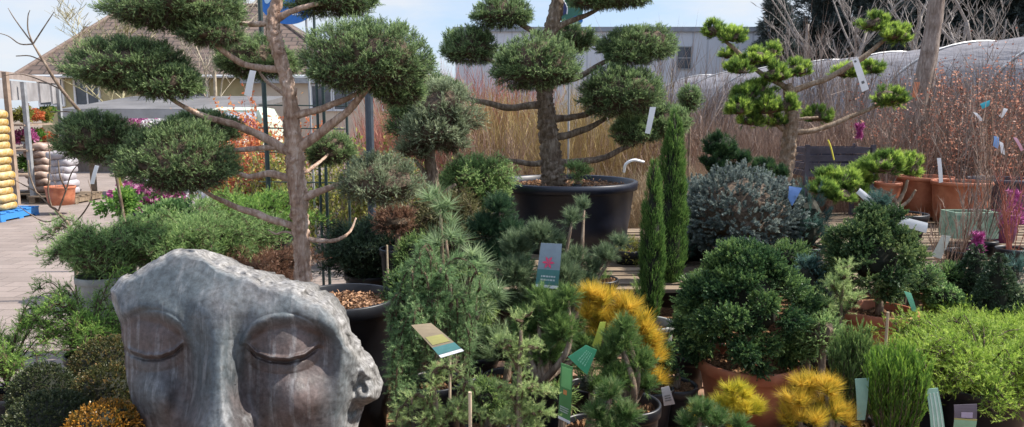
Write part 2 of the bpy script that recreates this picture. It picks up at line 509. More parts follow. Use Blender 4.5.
def barkmat(name, c1, c2, c3, sc=(1, 1, .22), scale=45):
    m, n, b = new_mat(name)
    z = tnoise(n, scale, 8, .65, sc=sc, dist=.6)
    z3 = tnoise(n, 7, 3, .5)
    r = ramp(n, [(.3, c1), (.5, c2), (.68, c3)], z.outputs['Fac'])
    r2 = ramp(n, [(.4, (1, 1, 1)), (.7, (.62, .55, .5))], z3.outputs['Fac'])
    mm = n.nodes.new('ShaderNodeMixRGB'); mm.blend_type = 'MULTIPLY'; mm.inputs['Fac'].default_value = .8
    n.links.new(r.outputs['Color'], mm.inputs['Color1']); n.links.new(r2.outputs['Color'], mm.inputs['Color2'])
    n.links.new(mm.outputs['Color'], b.inputs['Base Color']); b.inputs['Roughness'].default_value = .85
    b.inputs['Specular IOR Level'].default_value = .2
    bump(n, b, z.outputs['Fac'], .9, .012)
    return m
M['bark'] = barkmat('juniper_bark', (.22, .135, .10), (.47, .33, .25), (.68, .55, .46))
M['bark2'] = barkmat('dark_bark', (.08, .055, .04), (.20, .15, .11), (.38, .31, .24))
M['bark3'] = barkmat('pine_bark', (.13, .09, .06), (.27, .20, .14), (.42, .33, .25))
M['bark_grey'] = barkmat('grey_bark', (.14, .11, .09), (.28, .23, .20), (.42, .37, .33))

M['black'] = stuffmat('black_plastic', (.006, .0065, .009), (.012, .013, .017), 6, .42, .5, .1, 60, bdist=.002)
M['navy'] = stuffmat('blue_black_plastic', (.007, .009, .018), (.013, .017, .030), 5, .4, .5, .1, 60, bdist=.002)
M['grey_pot'] = stuffmat('grey_pot_plastic', (.20, .21, .20), (.34, .35, .33), 9, .6, .4)
M['terracotta'] = stuffmat('terracotta_plastic', (.33, .10, .05), (.50, .19, .10), 9, .5, .4, .1, 50, bdist=.002)
M['purple_pot'] = stuffmat('purple_pot_plastic', (.10, .02, .07), (.16, .035, .11), 7, .5, .4)
M['violetgrey'] = stuffmat('violet_grey_plastic', (.05, .045, .06), (.09, .08, .10), 7, .6, .4)
M['soil'] = stuffmat('bark_mulch', (.06, .035, .022), (.30, .17, .09), 60, .95, .1, .8, 90, lo=.38, hi=.62, bdist=.02)
M['wood'] = stuffmat('weathered_wood', (.09, .065, .045), (.26, .20, .14), 14, .85, .2, .4, 60, sc=(.12, 1, 1), bdist=.004)
M['wood_red'] = stuffmat('reddish_wood', (.12, .07, .045), (.34, .21, .14), 14, .85, .2, .4, 60, sc=(.12, 1, 1), bdist=.004)
M['bamboo'] = stuffmat('stake_wood', (.36, .27, .17), (.58, .46, .32), 20, .7, .3, sc=(1, 1, .2))
M['white'] = stuffmat('white_tag_plastic', (.70, .70, .70), (.80, .80, .79), 10, .45, .4)
M['greymetal'] = stuffmat('grey_metal', (.25, .26, .27), (.36, .37, .38), 10, .5, .5, metal=.3)
M['green_metal'] = stuffmat('dark_green_metal', (.015, .03, .028), (.03, .055, .05), 10, .5, .5)
M['post_blue'] = stuffmat('dark_slate_metal', (.03, .04, .055), (.055, .07, .09), 10, .5, .5)

# ------------------------------------------------------------------ SETTING
def pavingmat():
    m, n, b = new_mat('concrete_paving')
    t = n.nodes.new('ShaderNodeTexCoord')
    br = n.nodes.new('ShaderNodeTexBrick')
    br.inputs['Scale'].default_value = 1.0
    br.inputs['Brick Width'].default_value = .40; br.inputs['Row Height'].default_value = .20
    br.inputs['Mortar Size'].default_value = .008; br.inputs['Mortar Smooth'].default_value = .3
    br.inputs['Color1'].default_value = (.25, .205, .18, 1); br.inputs['Color2'].default_value = (.31, .255, .225, 1)
    br.inputs['Mortar'].default_value = (.17, .14, .12, 1)
    n.links.new(t.outputs['Object'], br.inputs['Vector'])
    z = tnoise(n, .9, 6, .6)
    r = ramp(n, [(.3, (.72, .70, .68)), (.7, (1, 1, 1))], z.outputs['Fac'])
    z2 = tnoise(n, 60, 4, .7)
    r2 = ramp(n, [(.3, (.8, .8, .8)), (.7, (1.05, 1.05, 1.05))], z2.outputs['Fac'])
    m1 = n.nodes.new('ShaderNodeMixRGB'); m1.blend_type = 'MULTIPLY'; m1.inputs['Fac'].default_value = 1
    m2 = n.nodes.new('ShaderNodeMixRGB'); m2.blend_type = 'MULTIPLY'; m2.inputs['Fac'].default_value = 1
    n.links.new(br.outputs['Color'], m1.inputs['Color1']); n.links.new(r.outputs['Color'], m1.inputs['Color2'])
    n.links.new(m1.outputs['Color'], m2.inputs['Color1']); n.links.new(r2.outputs['Color'], m2.inputs['Color2'])
    n.links.new(m2.outputs['Color'], b.inputs['Base Color']); b.inputs['Roughness'].default_value = .85
    bump(n, b, br.outputs['Fac'], -.3, .004)
    return m
def sheet(x0, x1, y0, y1, z, nx=1, ny=1, h=0, f=None):
    xs = np.linspace(x0, x1, nx + 1); ys = np.linspace(y0, y1, ny + 1)
    V = [(x, y, z + (f(x, y) if f else 0)) for y in ys for x in xs]
    F = [(j * (nx + 1) + i, j * (nx + 1) + i + 1, (j + 1) * (nx + 1) + i + 1, (j + 1) * (nx + 1) + i) for j in range(ny) for i in range(nx)]
    return V, F
V, F = sheet(-300, 300, -60, 500, 0)
single('ground', make_mesh('ground', V, F, stuffmat('earth_and_gravel', (.13, .10, .08), (.26, .22, .18), 3, .95, .1, .5, 40)), None, None, kind='structure')
V, F = sheet(-14, -.9, -4, 26, .004)
o = single('pavement', make_mesh('pavement', V, F, pavingmat()), None, None, kind='structure')
V, F = sheet(-.9, 16, .3, 14, .008, 60, 50, f=lambda x, y: .02 * mnoise.noise(Vector((x * 2, y * 2, 0))) + .012 if -.85 < x < 15.9 and .4 < y < 13.9 else 0)
single('planting_bed', make_mesh('planting_bed', V, F, M['soil']), None, None, kind='structure')

# ---------- large white industrial building
def panelmat():
    m, n, b = new_mat('white_metal_cladding')
    t = n.nodes.new('ShaderNodeTexCoord'); wv = n.nodes.new('ShaderNodeTexWave')
    wv.wave_type = 'BANDS'; wv.bands_direction = 'X'; wv.inputs['Scale'].default_value = .32
    n.links.new(t.outputs['Object'], wv.inputs['Vector'])
    r = ramp(n, [(0, (.36, .38, .42)), (.06, (.50, .52, .56))], wv.outputs['Fac'])
    n.links.new(r.outputs['Color'], b.inputs['Base Color']); b.inputs['Roughness'].default_value = .5
    bump(n, b, wv.outputs['Fac'], .2, .02)
    return m
D = 48
a0 = at(455, 27, D); a1 = at(775, 29, D)
T = thing('warehouse', 'long white flat-roofed warehouse with one dark window behind the cloud trees', 'building', (0, D + 6, 0))
zt = a0.z
part('wall', make_mesh('warehouse_wall', *box(a0.x, a1.x, D, D + 14, 0, zt - .3), panelmat()), T)
part('roof', make_mesh('warehouse_roof', *box(a0.x - .15, a1.x + .15, D - .15, D + 14.2, zt - .3, zt), stuffmat('roof_edge', (.22, .24, .27), (.28, .30, .33), 3)), T)
wn = at(684, 58, D)
glass_dk = stuffmat('dark_glass', (.05, .06, .075), (.09, .10, .12), 2, .15, .6)
Wf = part('window', make_mesh('warehouse_window', *join([box(wn.x - .5, wn.x - .43, D - .08, D - .002, wn.z - .75, wn.z + .75), box(wn.x + .43, wn.x + .5, D - .08, D - .002, wn.z - .75, wn.z + .75), box(wn.x - .43, wn.x + .43, D - .08, D - .002, wn.z + .68, wn.z + .75), box(wn.x - .43, wn.x + .43, D - .08, D - .002, wn.z - .75, wn.z - .68), box(wn.x - .43, wn.x + .43, D - .07, D - .002, wn.z - .03, wn.z + .03)]), M['greymetal']), T)
part('pane', make_mesh('warehouse_pane', *box(wn.x - .43, wn.x + .43, D - .04, D - .01, wn.z - .68, wn.z + .68), glass_dk), Wf)

# ---------- tiled house on the left
def tilemat(name, c1, c2, c3):
    m, n, b = new_mat(name)
    t = n.nodes.new('ShaderNodeTexCoord'); br = n.nodes.new('ShaderNodeTexBrick')
    br.inputs['Scale'].default_value = 1.0; br.inputs['Brick Width'].default_value = .6; br.inputs['Row Height'].default_value = .42
    br.inputs['Mortar Size'].default_value = .05; br.inputs['Mortar Smooth'].default_value = .6
    br.inputs['Color1'].default_value = (*c1, 1); br.inputs['Color2'].default_value = (*c2, 1); br.inputs['Mortar'].default_value = (*c3, 1)
    sx = n.nodes.new('ShaderNodeSeparateXYZ'); cx = n.nodes.new('ShaderNodeCombineXYZ')
    mu = n.nodes.new('ShaderNodeMath'); mu.operation = 'MULTIPLY'; mu.inputs[1].default_value = 2.2
    n.links.new(t.outputs['Object'], sx.inputs[0]); n.links.new(sx.outputs['X'], cx.inputs['X']); n.links.new(sx.outputs['Z'], mu.inputs[0]); n.links.new(mu.outputs[0], cx.inputs['Y'])
    n.links.new(cx.outputs[0], br.inputs['Vector'])
    z = tnoise(n, 1.4, 5); r = ramp(n, [(.35, (.75, .75, .75)), (.7, (1.1, 1.05, 1))], z.outputs['Fac'])
    m1 = n.nodes.new('ShaderNodeMixRGB'); m1.blend_type = 'MULTIPLY'; m1.inputs['Fac'].default_value = 1
    n.links.new(br.outputs['Color'], m1.inputs['Color1']); n.links.new(r.outputs['Color'], m1.inputs['Color2'])
    n.links.new(m1.outputs['Color'], b.inputs['Base Color']); b.inputs['Roughness'].default_value = .75
    bump(n, b, br.outputs['Fac'], -.8, .06)
    return m
D = 30
T = thing('tiled_house', 'house with a big brown tiled hip roof behind the left trees', 'house', (at(200, 100, D).x, D + 4, 0))
e0 = at(16, 74, D); e1 = at(352, 74, D); r0 = at(122, 10, D + 4); r1 = at(258, 2, D + 4)
zr = at(200, 4, D + 4).z; ze = e0.z
roofV = [(e0.x, D, ze), (e1.x, D, ze), (e1.x, D + 9, ze), (e0.x, D + 9, ze), (r0.x, D + 4.5, zr), (r1.x, D + 4.5, zr),
         (e0.x, D, ze - .16), (e1.x, D, ze - .16), (e1.x, D + 9, ze - .16), (e0.x, D + 9, ze - .16)]
roofF = [(0, 1, 5, 4), (1, 2, 5), (2, 3, 4, 5), (3, 0, 4), (0, 6, 7, 1), (1, 7, 8, 2), (2, 8, 9, 3), (3, 9, 6, 0), (6, 9, 8, 7)]
rf = part('roof', make_mesh('hip_roof', roofV, roofF, tilemat('brown_roof_tiles', (.11, .08, .066), (.16, .115, .092), (.045, .034, .028))), T)
V, F = join([tube([(e0.x, D, ze), (r0.x, D + 4.5, zr)], [.09, .09], 8, 4), tube([(e1.x, D, ze), (r1.x, D + 4.5, zr)], [.09, .09], 8, 4), tube([(r0.x, D + 4.5, zr), (r1.x, D + 4.5, zr)], [.1, .1], 8, 4)])
part('ridge_tile', make_mesh('ridge_tiles', V, F, stuffmat('ridge_tile_clay', (.14, .10, .085), (.22, .17, .14), 6)), rf)
part('wall', make_mesh('house_wall', *box(e0.x + .5, e1.x - .5, D + .6, D + 8.4, 0, ze - .16), stuffmat('ochre_render', (.42, .36, .20), (.50, .43, .25), 2)), T)
V, F = tube([(e0.x, D - .08, ze - .1), (e1.x, D - .08, ze - .1)], [.07, .07], 8, 3)
part('gutter', make_mesh('gutter', V, F, stuffmat('white_gutter', (.55, .55, .55), (.65, .65, .65), 3)), T)
for wx in (52, 88, 196, 330):
    c = at(wx, 92, D + .6)
    f = part('window', make_mesh('house_window', *join([box(c.x - .55, c.x - .47, D + .5, D + .598, c.z - .6, c.z + .6), box(c.x + .47, c.x + .55, D + .5, D + .598, c.z - .6, c.z + .6), box(c.x - .47, c.x + .47, D + .5, D + .598, c.z + .52, c.z + .6), box(c.x - .47, c.x + .47, D + .5, D + .598, c.z - .6, c.z - .52), box(c.x - .03, c.x + .03, D + .52, D + .598, c.z - .52, c.z + .52)]), M['white']), T)
    part('pane', make_mesh('house_pane', *box(c.x - .47, c.x + .47, D + .55, D + .59, c.z - .52, c.z + .52), glass_dk), f)
# dark roof of another house behind
D = 40
T = thing('far_house', 'far house with a dark brown roof peeking above the hip roof', 'house', (at(90, 60, D).x, D + 3, 0))
c0 = at(52, 48, D); c1 = at(140, 26, D + 3)
V = [(c0.x, D, c0.z - 1), (c1.x + 3, D, c0.z - 1), (c1.x + 3, D + 3.2, c1.z), (c0.x, D + 3.2, c1.z), (c1.x + 3, D + 6.4, c0.z - 1), (c0.x, D + 6.4, c0.z - 1)]
part('roof', make_mesh('gable_roof', V, [(0, 1, 2, 3), (3, 2, 4, 5), (0, 3, 5), (1, 4, 2), (0, 5, 4, 1)], tilemat('dark_roof_tiles', (.13, .09, .08), (.17, .12, .10), (.06, .05, .04))), T)
part('wall', make_mesh('far_house_wall', *box(c0.x + .4, c1.x + 2.6, D + .4, D + 6, 0, c0.z - 1.002), stuffmat('brown_render', (.30, .20, .15), (.36, .25, .19), 2)), T)

# ---------- low grey flat roofed building behind the left stalls
D = 20
b0 = at(58, 96, D); b1 = at(240, 100, D)
T = thing('low_shed', 'low grey shed with a flat sheet roof behind the pink flowers', 'shed', ((b0.x + b1.x) / 2, D + 2, 0))
V = [(b0.x, D, b0.z - .35), (b1.x, D, b0.z - .35), (b1.x, D + 4, b0.z + .1), (b0.x, D + 4, b0.z + .1), (b0.x, D, b0.z - .5), (b1.x, D, b0.z - .5), (b1.x, D + 4, b0.z - .05), (b0.x, D + 4, b0.z - .05)]
part('roof', make_mesh('sheet_roof', V, [(0, 1, 2, 3), (4, 7, 6, 5), (0, 4, 5, 1), (1, 5, 6, 2), (2, 6, 7, 3), (3, 7, 4, 0)], stuffmat('grey_sheet', (.10, .097, .097), (.16, .155, .155), 1, .7)), T)
part('fascia', make_mesh('fascia', *box(b0.x, b1.x, D - .06, D - .004, b0.z - .62, b0.z - .36), stuffmat('pale_fascia', (.30, .29, .28), (.38, .37, .36), 2)), T)
part('wall', make_mesh('shed_wall', *box(b0.x + .15, b1.x - .15, D + .3, D + 3.8, 0, b0.z - .5), stuffmat('shed_wall_boards', (.12, .09, .075), (.20, .16, .13), 4, sc=(4, 1, 1))), T)

# ---------- beige low building with window behind the trellis
D = 26
b0 = at(248, 80, D); b1 = at(420, 84, D)
T = thing('beige_annex', 'beige annex with grey-framed windows behind the dark trellis', 'building', ((b0.x + b1.x) / 2, D + 2, 0))
part('wall', make_mesh('annex_wall', *box(b0.x, b1.x, D, D + 3.8, 0, b0.z - .12), stuffmat('beige_render', (.50, .42, .33), (.57, .48, .38), 2)), T)
part('roof', make_mesh('annex_roof', *box(b0.x - .2, b1.x + .2, D - .25, D + 3.9, b0.z - .12, b0.z + .05), M['greymetal']), T)
for wx in (322, 344, 392):
    c = at(wx, 97, D)
    f = part('window', make_mesh('annex_window', *join([box(c.x - .4, c.x - .33, D - .08, D - .002, c.z - .5, c.z + .45), box(c.x + .33, c.x + .4, D - .08, D - .002, c.z - .5, c.z + .45), box(c.x - .33, c.x + .33, D - .08, D - .002, c.z + .38, c.z + .45), box(c.x - .33, c.x + .33, D - .08, D - .002, c.z - .5, c.z - .43)]), stuffmat('pale_frame', (.5, .52, .55), (.6, .62, .64), 3)), T)
    part('pane', make_mesh('annex_pane', *box(c.x - .33, c.x + .33, D - .04, D - .01, c.z - .43, c.z + .38), glass_dk), f)

# ---------- polytunnel
def filmmat():
    m, n, b = new_mat('polytunnel_film')
    z = tnoise(n, 1.2, 8, .65, sc=(1, .35, 1))
    r = ramp(n, [(.3, (.13, .125, .135)), (.62, (.22, .212, .225))], z.outputs['Fac'])
    n.links.new(r.outputs['Color'], b.inputs['Base Color']); b.inputs['Roughness'].default_value = .75; b.inputs['Specular IOR Level'].default_value = .2
    z2 = tnoise(n, 2.5, 6, .6, sc=(1, .3, 1))
    bump(n, b, z2.outputs['Fac'], .6, .15)
    return m
ax0 = np.array([13.2, 9.0]); ax1 = np.array([8.7, 33.0])
d_ = ax1 - ax0; Lt = np.linalg.norm(d_); d_ /= Lt; nd_ = np.array([d_[1], -d_[0]])
T = thing('polytunnel', 'long grey film polytunnel arching behind the bare shrubs', 'polytunnel', (*((ax0 + ax1) / 2), 0))
Rw, Rh = 3.5, 3.35
NS, NA = 96, 28
V = []
for i in range(NS + 1):
    s = i / NS * Lt
    sag = .018 * abs(math.sin(math.pi * s / 1.5)) 
    for j in range(NA + 1):
        th = math.pi * j / NA
        c = ax0 + d_ * s + nd_ * math.cos(th) * (Rw - sag)
        V.append((c[0], c[1], (Rh - sag) * math.sin(th) ** .85))
F = [(i * (NA + 1) + j, (i + 1) * (NA + 1) + j, (i + 1) * (NA + 1) + j + 1, i * (NA + 1) + j + 1) for i in range(NS) for j in range(NA)]
n0 = len(V)
V.append((*ax1, 0.0))
for j in range(NA): F.append((n0, NS * (NA + 1) + j, NS * (NA + 1) + j + 1))
V.append((*ax0, 0.0))
for j in range(NA): F.append((n0 + 1, j + 1, j))
part('film', make_mesh('tunnel_film', V, F, filmmat(), smooth=True), T)
hoops = []
for i in range(0, int(Lt / 3) + 1):
    s = i * 3.0
    pts = []
    for j in range(9):
        th = math.pi * j / 8
        c = ax0 + d_ * s + nd_ * math.cos(th) * (Rw + .02)
        pts.append((c[0], c[1], (Rh + .02) * math.sin(th) ** .85))
    hoops.append(tube(pts, [.03] * 9, 6, 4))
V, F = join(hoops)
part('hoops', make_mesh('tunnel_hoops', V, F, M['greymetal']), T)

# ------------------------------------------------------------------ POTS
def pot(T, c, rt, h, mat, taper=.78, rim=.035, soil=True, label=None, square=False, soil_mat=None):
    """c: world point of the rim centre"""
    k = rt
    rb = rt * taper
    lip = max(.012, rt * .07)
    prof = [(0, 0), (rb, 0), (rb + (rt - rb) * .42, h * .45), (rb + (rt - rb) * .46, h * .47), (rb + (rt - rb) * .8, h - rim - .012), (rt, h - rim - .004), (rt + lip * .35, h - rim), (rt + lip * .4, h - .004),
            (rt + lip * .2, h), (rt - lip * .35, h), (rt - lip * .6, h - .006), (rt - lip * .8, h - rim * 1.2), (rb * .96, .03), (0, .03)]
    V, F = lathe(prof, 56, .006, rt * 50)
    p = part('pot', make_mesh('pot', V, F, mat, smooth=True), T, (c[0], c[1], c[2] - h), label=label)
    if soil:
        rs = rt * .93
        zs = -min(.05, h * .14)
        V, F = [], []
        nr, na = 14, 40
        V.append((0, 0, zs + .02))
        for i in range(1, nr + 1):
            for j in range(na):
                a = 2 * math.pi * j / na; r = rs * i / nr
                V.append((r * math.cos(a), r * math.sin(a), zs + .012 * math.sin(i * 5.1 + j * 3.7) * (i < nr) + .018 * mnoise.noise(Vector((r * math.cos(a) * 18 + c[0], r * math.sin(a) * 18, c[1])))))
        for j in range(na): F.append((0, 1 + j, 1 + (j + 1) % na))
        for i in range(nr - 1):
            for j in range(na):
                F.append((1 + i * na + j, 1 + (i + 1) * na + j, 1 + (i + 1) * na + (j + 1) % na, 1 + i * na + (j + 1) % na))
        part('soil', make_mesh('soil', V, F, soil_mat or M['soil']), T, c)
    return p

def chips(T, c, r, n=500):
    """bark chips lying on the compost"""
    fb = FB()
    a = rng.random(n) * 6.283; q = r * .88 * np.sqrt(rng.random(n))
    P = np.stack([q * np.cos(a), q * np.sin(a), np.full(n, -.035)], 1)
    Dn = nrm(np.stack([rng.normal(size=n), rng.normal(size=n), rng.normal(size=n) * .35], 1))
    fb.leaf(P, Dn, rng.uniform(.012, .03, n), rng.uniform(.006, .014, n), rng.random(n), 0)
    part('bark_chips', fb.mesh('bark_chips', [M['chip']]), T, c)
M['chip'] = stemmat('bark_chip', (.09, .045, .025), (.50, .28, .15))

# ------------------------------------------------------------------ WOODEN STAGING (decks the pots stand on)
def staging(x0, x1, y0, y1, z, label, mat):
    T = thing('wooden_staging', label, 'staging', ((x0 + x1) / 2, (y0 + y1) / 2, 0))
    it = []
    y = y0; i = 0
    while y < y1 - .08:
        wj = .095 + .01 * math.sin(i * 3.3)
        it.append(box(x0 + .01 * math.sin(i), x1 + .015 * math.sin(i * 2.1), y, y + wj, z - .022, z + .003 * math.sin(i * 1.7)))
        y += wj + .035; i += 1
    part('deck', make_mesh('deck', *join(it), mat), T)
    it = []
    x = x0 + .1
    while x < x1:
        it.append(box(x - .045, x + .045, y0 + .03, y1 - .03, z - .122, z - .0245)); x += .62
    part('bearers', make_mesh('bearers', *join(it), M['wood']), T)
    for lx in (x0 + .1, (x0 + x1) / 2, x1 - .1):
        for ly in (y0 + .12, y1 - .15):
            part('leg', make_mesh('leg', *box(lx - .045, lx + .045, ly - .045, ly + .045, .002, z - .1245), M['wood']), T)
    return T
staging(-.42, 3.4, 1.55, 3.85, .29, 'low reddish wooden pallet staging under the foreground conifers', M['wood_red'])
staging(-.2, 4.6, 4.15, 6.5, .58, 'weathered wooden pallet staging under the large black tub', M['wood'])
staging(2.2, 7.6, 6.8, 8.0, .52, 'wooden staging under the terracotta pots at the right', M['wood'])

# ------------------------------------------------------------------ CLOUD TREES
def stalk(pts_px, Y, rads, segs=10, sub=6, rough=.18, seed=0, wig=0.0):
    pts = [at(p[0], p[1], Y + (p[2] if len(p) > 2 else 0)) for p in pts_px]
    return tube(pts, rads, segs, sub, rough, seed, wig=wig)
def cloud_tree(name, label, Y, potspec, trunk, branches, pads, mats, kind='juniper', bark=None, k=1.0, dens=1.0, lump=.22, psc=1.0):
    bark = bark or M['bark']
    px, py = potspec['c']
    c = at(px, py, Y)
    h = potspec['h']
    T = thing(name, label, 'cloud tree', (c.x, c.y, c.z - h))
    pot(T, c, potspec['r'], h, potspec['mat'], rim=potspec.get('rim', .035), taper=potspec.get('taper', .78))
    if potspec.get('chips'): chips(T, c, potspec['r'], potspec['chips'])
    V, F = stalk(trunk[0], Y, trunk[1], 28, 16, .34, 3)
    tr = part('trunk', make_mesh('trunk', V, F, bark, smooth=True), T)
    for i, (pp, rr) in enumerate(branches):
        V, F = stalk(pp, Y, rr, 10, 7, .2, i * 5.0, wig=.006)
        part('branch', make_mesh('branch', V, F, bark, smooth=True), T)
    for i, p in enumerate(pads):
        x, y, rx, rz, dy = p[:5]
        m = mats if len(p) < 6 or p[5] is None else p[5]
        kd = kind if len(p) < 7 else p[6]
        Yp = Y + dy
        s = S(Yp) * psc
        me = ellipsoid_foliage('foliage_pad', rx * s * .97, max(rx, rz) * s * .8, rz * s * 1.12, kd, m, k, lump, 16, 12, .6, dens, seed=i * 7 + int(Y * 10), under=kd.startswith('juniper'))
        part('foliage_pad', me, T, at(x, y + rz * .05, Yp))
    return T
JM = [M['juniper'], M['twig_in']]
JG = [M['juniper_grey'], M['twig_in']]
t1 = cloud_tree('potted_cloud_tree', 'nearest cloud-pruned juniper with a pale gnarled trunk in a black pot by the stone face', 3.45,
    dict(c=(341, 296), r=.268, h=.70, mat=M['black'], rim=.06, chips=900, taper=.74),
    ([(303, 300), (303, 270), (301, 235), (299, 205), (296, 175), (294, 148), (291, 115), (288, 85), (281, 60), (275, 38), (273, 18), (280, -6), (292, -30)],
     [.042, .039, .037, .039, .042, .044, .034, .031, .030, .034, .029, .022, .015]),
    [([(290, 152), (262, 137), (232, 124), (206, 117, -.05), (184, 106, -.08), (160, 92, -.1)], [0.0224, 0.0189, 0.0163, 0.0138, 0.0103, 0.0069]),
     ([(284, 69), (262, 68), (243, 64), (226, 52, -.05), (208, 38, -.1), (190, 22, -.1)], [0.0189, 0.0155, 0.0146, 0.0138, 0.0103, 0.0069]),
     ([(277, 24), (268, 23), (250, 24), (228, 22, .1), (214, 12, .1)], [0.0206, 0.0138, 0.0120, 0.0103, 0.0069]),
     ([(274, 20), (290, 12), (312, 5), (332, 0, .1), (352, -3, .1)], [0.0206, 0.0138, 0.0112, 0.0095, 0.0069]),
     ([(292, 146), (262, 148), (232, 150), (206, 150, .2), (180, 146, .25)], [0.0189, 0.0138, 0.0112, 0.0103, 0.0069]),
     ([(295, 180), (284, 177), (268, 174), (250, 176), (236, 172, -.05), (215, 168, -.15)], [0.0224, 0.0189, 0.0163, 0.0129, 0.0103, 0.0069]),
     ([(301, 228), (286, 224), (262, 216), (236, 206), (216, 198, -.1), (196, 186, -.15)], [0.0224, 0.0189, 0.0163, 0.0146, 0.0103, 0.0069]),
     ([(297, 148), (318, 134), (342, 116, -.05), (360, 98, -.1), (374, 80, -.15)], [0.0275, 0.0224, 0.0189, 0.0155, 0.0086]),
     ([(292, 116), (315, 111), (336, 103), (352, 96), (372, 84)], [0.0206, 0.0163, 0.0146, 0.0120, 0.0077]),
     ([(300, 200), (316, 193), (332, 187), (350, 182), (372, 180)], [0.0241, 0.0181, 0.0146, 0.0112, 0.0069]),
     ([(302, 238), (318, 240), (336, 240), (350, 232, .1), (356, 218, .15)], [0.0155, 0.0112, 0.0095, 0.0069, 0.0043]),
     ([(297, 172), (308, 170, .1), (322, 160, .2), (330, 152, .3)], [0.0120, 0.0095, 0.0077, 0.0052]),
     ([(293, 100), (280, 92, .15), (264, 78, .25), (255, 66, .3)], [0.0138, 0.0103, 0.0086, 0.0052]),
     ([(302, 236), (286, 232), (276, 234), (268, 230)], [0.0086, 0.0060, 0.0043, 0.0026])],
    [(178, 8, 70, 32, -.05), (212, 34, 34, 15, -.12), (132, 70, 62, 30, -.15), (166, 86, 40, 17, -.18), (96, 142, 45, 29, .0), (204, 129, 42, 17, .38),
     (181, 164, 62, 41, -.18), (256, 62, 44, 24, .42), (368, 64, 66, 42, -.12), (398, 88, 30, 26, -.05), (336, 0, 46, 22, .15),
     (330, 152, 27, 19, .35), (378, 184, 46, 32, -.1, JG, 'juniper_soft')],
    JM, k=.68, psc=.95)

t2 = cloud_tree('potted_cloud_tree', 'tall cloud-pruned juniper with a dark trunk in the large blue-black tub', 5.6,
    dict(c=(566, 180), r=.535, h=.53, mat=M['navy'], rim=.06, taper=.86, chips=1000),
    ([(554, 186), (552, 165), (549, 140), (547, 118), (545, 100), (544, 80), (547, 55), (550, 35), (556, 10), (560, -16)],
     [.10, .082, .074, .066, .062, .06, .058, .055, .05, .035]),
    [([(545, 105), (528, 106), (508, 108), (486, 103), (466, 98)], [.035, .028, .026, .022, .016]),
     ([(549, 119), (566, 118), (590, 113), (612, 104)], [.032, .026, .022, .014]),
     ([(551, 138), (570, 134), (590, 127), (606, 118)], [.032, .028, .024, .016]),
     ([(553, 163), (575, 162), (602, 158), (628, 146), (646, 132)], [.034, .028, .025, .020, .014]),
     ([(551, 163), (536, 164), (520, 162), (505, 160)], [.03, .024, .02, .014]),
     ([(550, 30), (566, 23), (584, 16), (600, 8)], [.030, .022, .018, .012]),
     ([(548, 38), (534, 32), (518, 22), (504, 14)], [.028, .022, .018, .012]),
     ([(546, 78), (524, 80), (500, 66), (480, 54)], [.028, .022, .018, .012]),
     ([(547, 82), (575, 78), (605, 62), (634, 52)], [.03, .024, .018, .012]),
     ([(546, 88), (540, 80), (534, 70)], [.02, .016, .01])],
    [(503, 15, 31, 17, -.1), (470, 50, 30, 19, .0), (535, 68, 46, 28, -.5), (571, 41, 29, 15, .3), (640, 47, 37, 20, .0), (628, 56, 24, 14, -.1),
     (621, 96, 42, 30, -.15), (655, 124, 38, 20, .15), (634, 134, 24, 16, .0), (612, -2, 42, 11, .0), (444, 95, 22, 15, .2), (590, 2, 22, 9, -.1)],
    JM, bark=M['bark2'], k=.95)

PP = [M['pine_pad'], M['twig_in']]
t3 = cloud_tree('potted_cloud_pine', 'cloud-pruned pine with small bright green pads left of the leaning trunks', 6.9,
    dict(c=(782, 196), r=.2, h=.3, mat=M['black']),
    ([(778, 200), (782, 185), (787, 160), (790, 135), (791, 112), (789, 92), (787, 84)], [.085, .075, .07, .066, .06, .05, .035]),
    [([(789, 93), (806, 86), (828, 78), (850, 66), (868, 54), (884, 40)], [.034, .028, .027, .026, .024, .018]),
     ([(790, 131), (810, 131), (832, 125), (852, 116), (872, 108), (884, 102)], [.034, .026, .025, .022, .018, .012]),
     ([(790, 132), (780, 126), (772, 116), (766, 110)], [.034, .028, .024, .018]),
     ([(788, 90), (776, 82), (762, 78)], [.024, .020, .014]),
     ([(788, 88), (766, 76), (752, 66), (734, 48), (720, 38)], [.024, .022, .02, .018, .012]),
     ([(791, 120), (806, 118), (818, 117)], [.018, .014, .01])],
    [(873, 25, 18, 12, 0), (897, 36, 18, 13, -.1), (846, 74, 19, 9, .25), (872, 70, 14, 10, .3), (890, 99, 21, 13, -.1), (818, 117, 17, 11, .2), (714, 32, 15, 11, .1), (732, 38, 17, 11, 0), (728, 56, 11, 8, .2),
     (756, 60, 22, 10, 0), (737, 70, 18, 9, -.1), (770, 52, 13, 7, .1), (775, 76, 19, 11, -.1), (796, 72, 16, 12, 0), (744, 96, 18, 12, -.1), (738, 110, 16, 13, -.2), (768, 108, 20, 14, -.15), (786, 106, 15, 11, -.2),
     (757, 90, 20, 8, 0), (750, 122, 16, 9, -.1), (775, 122, 15, 8, 0)],
    PP, kind='pine_pad', bark=M['bark3'], k=.9, dens=1.15, lump=.34, psc=.84)
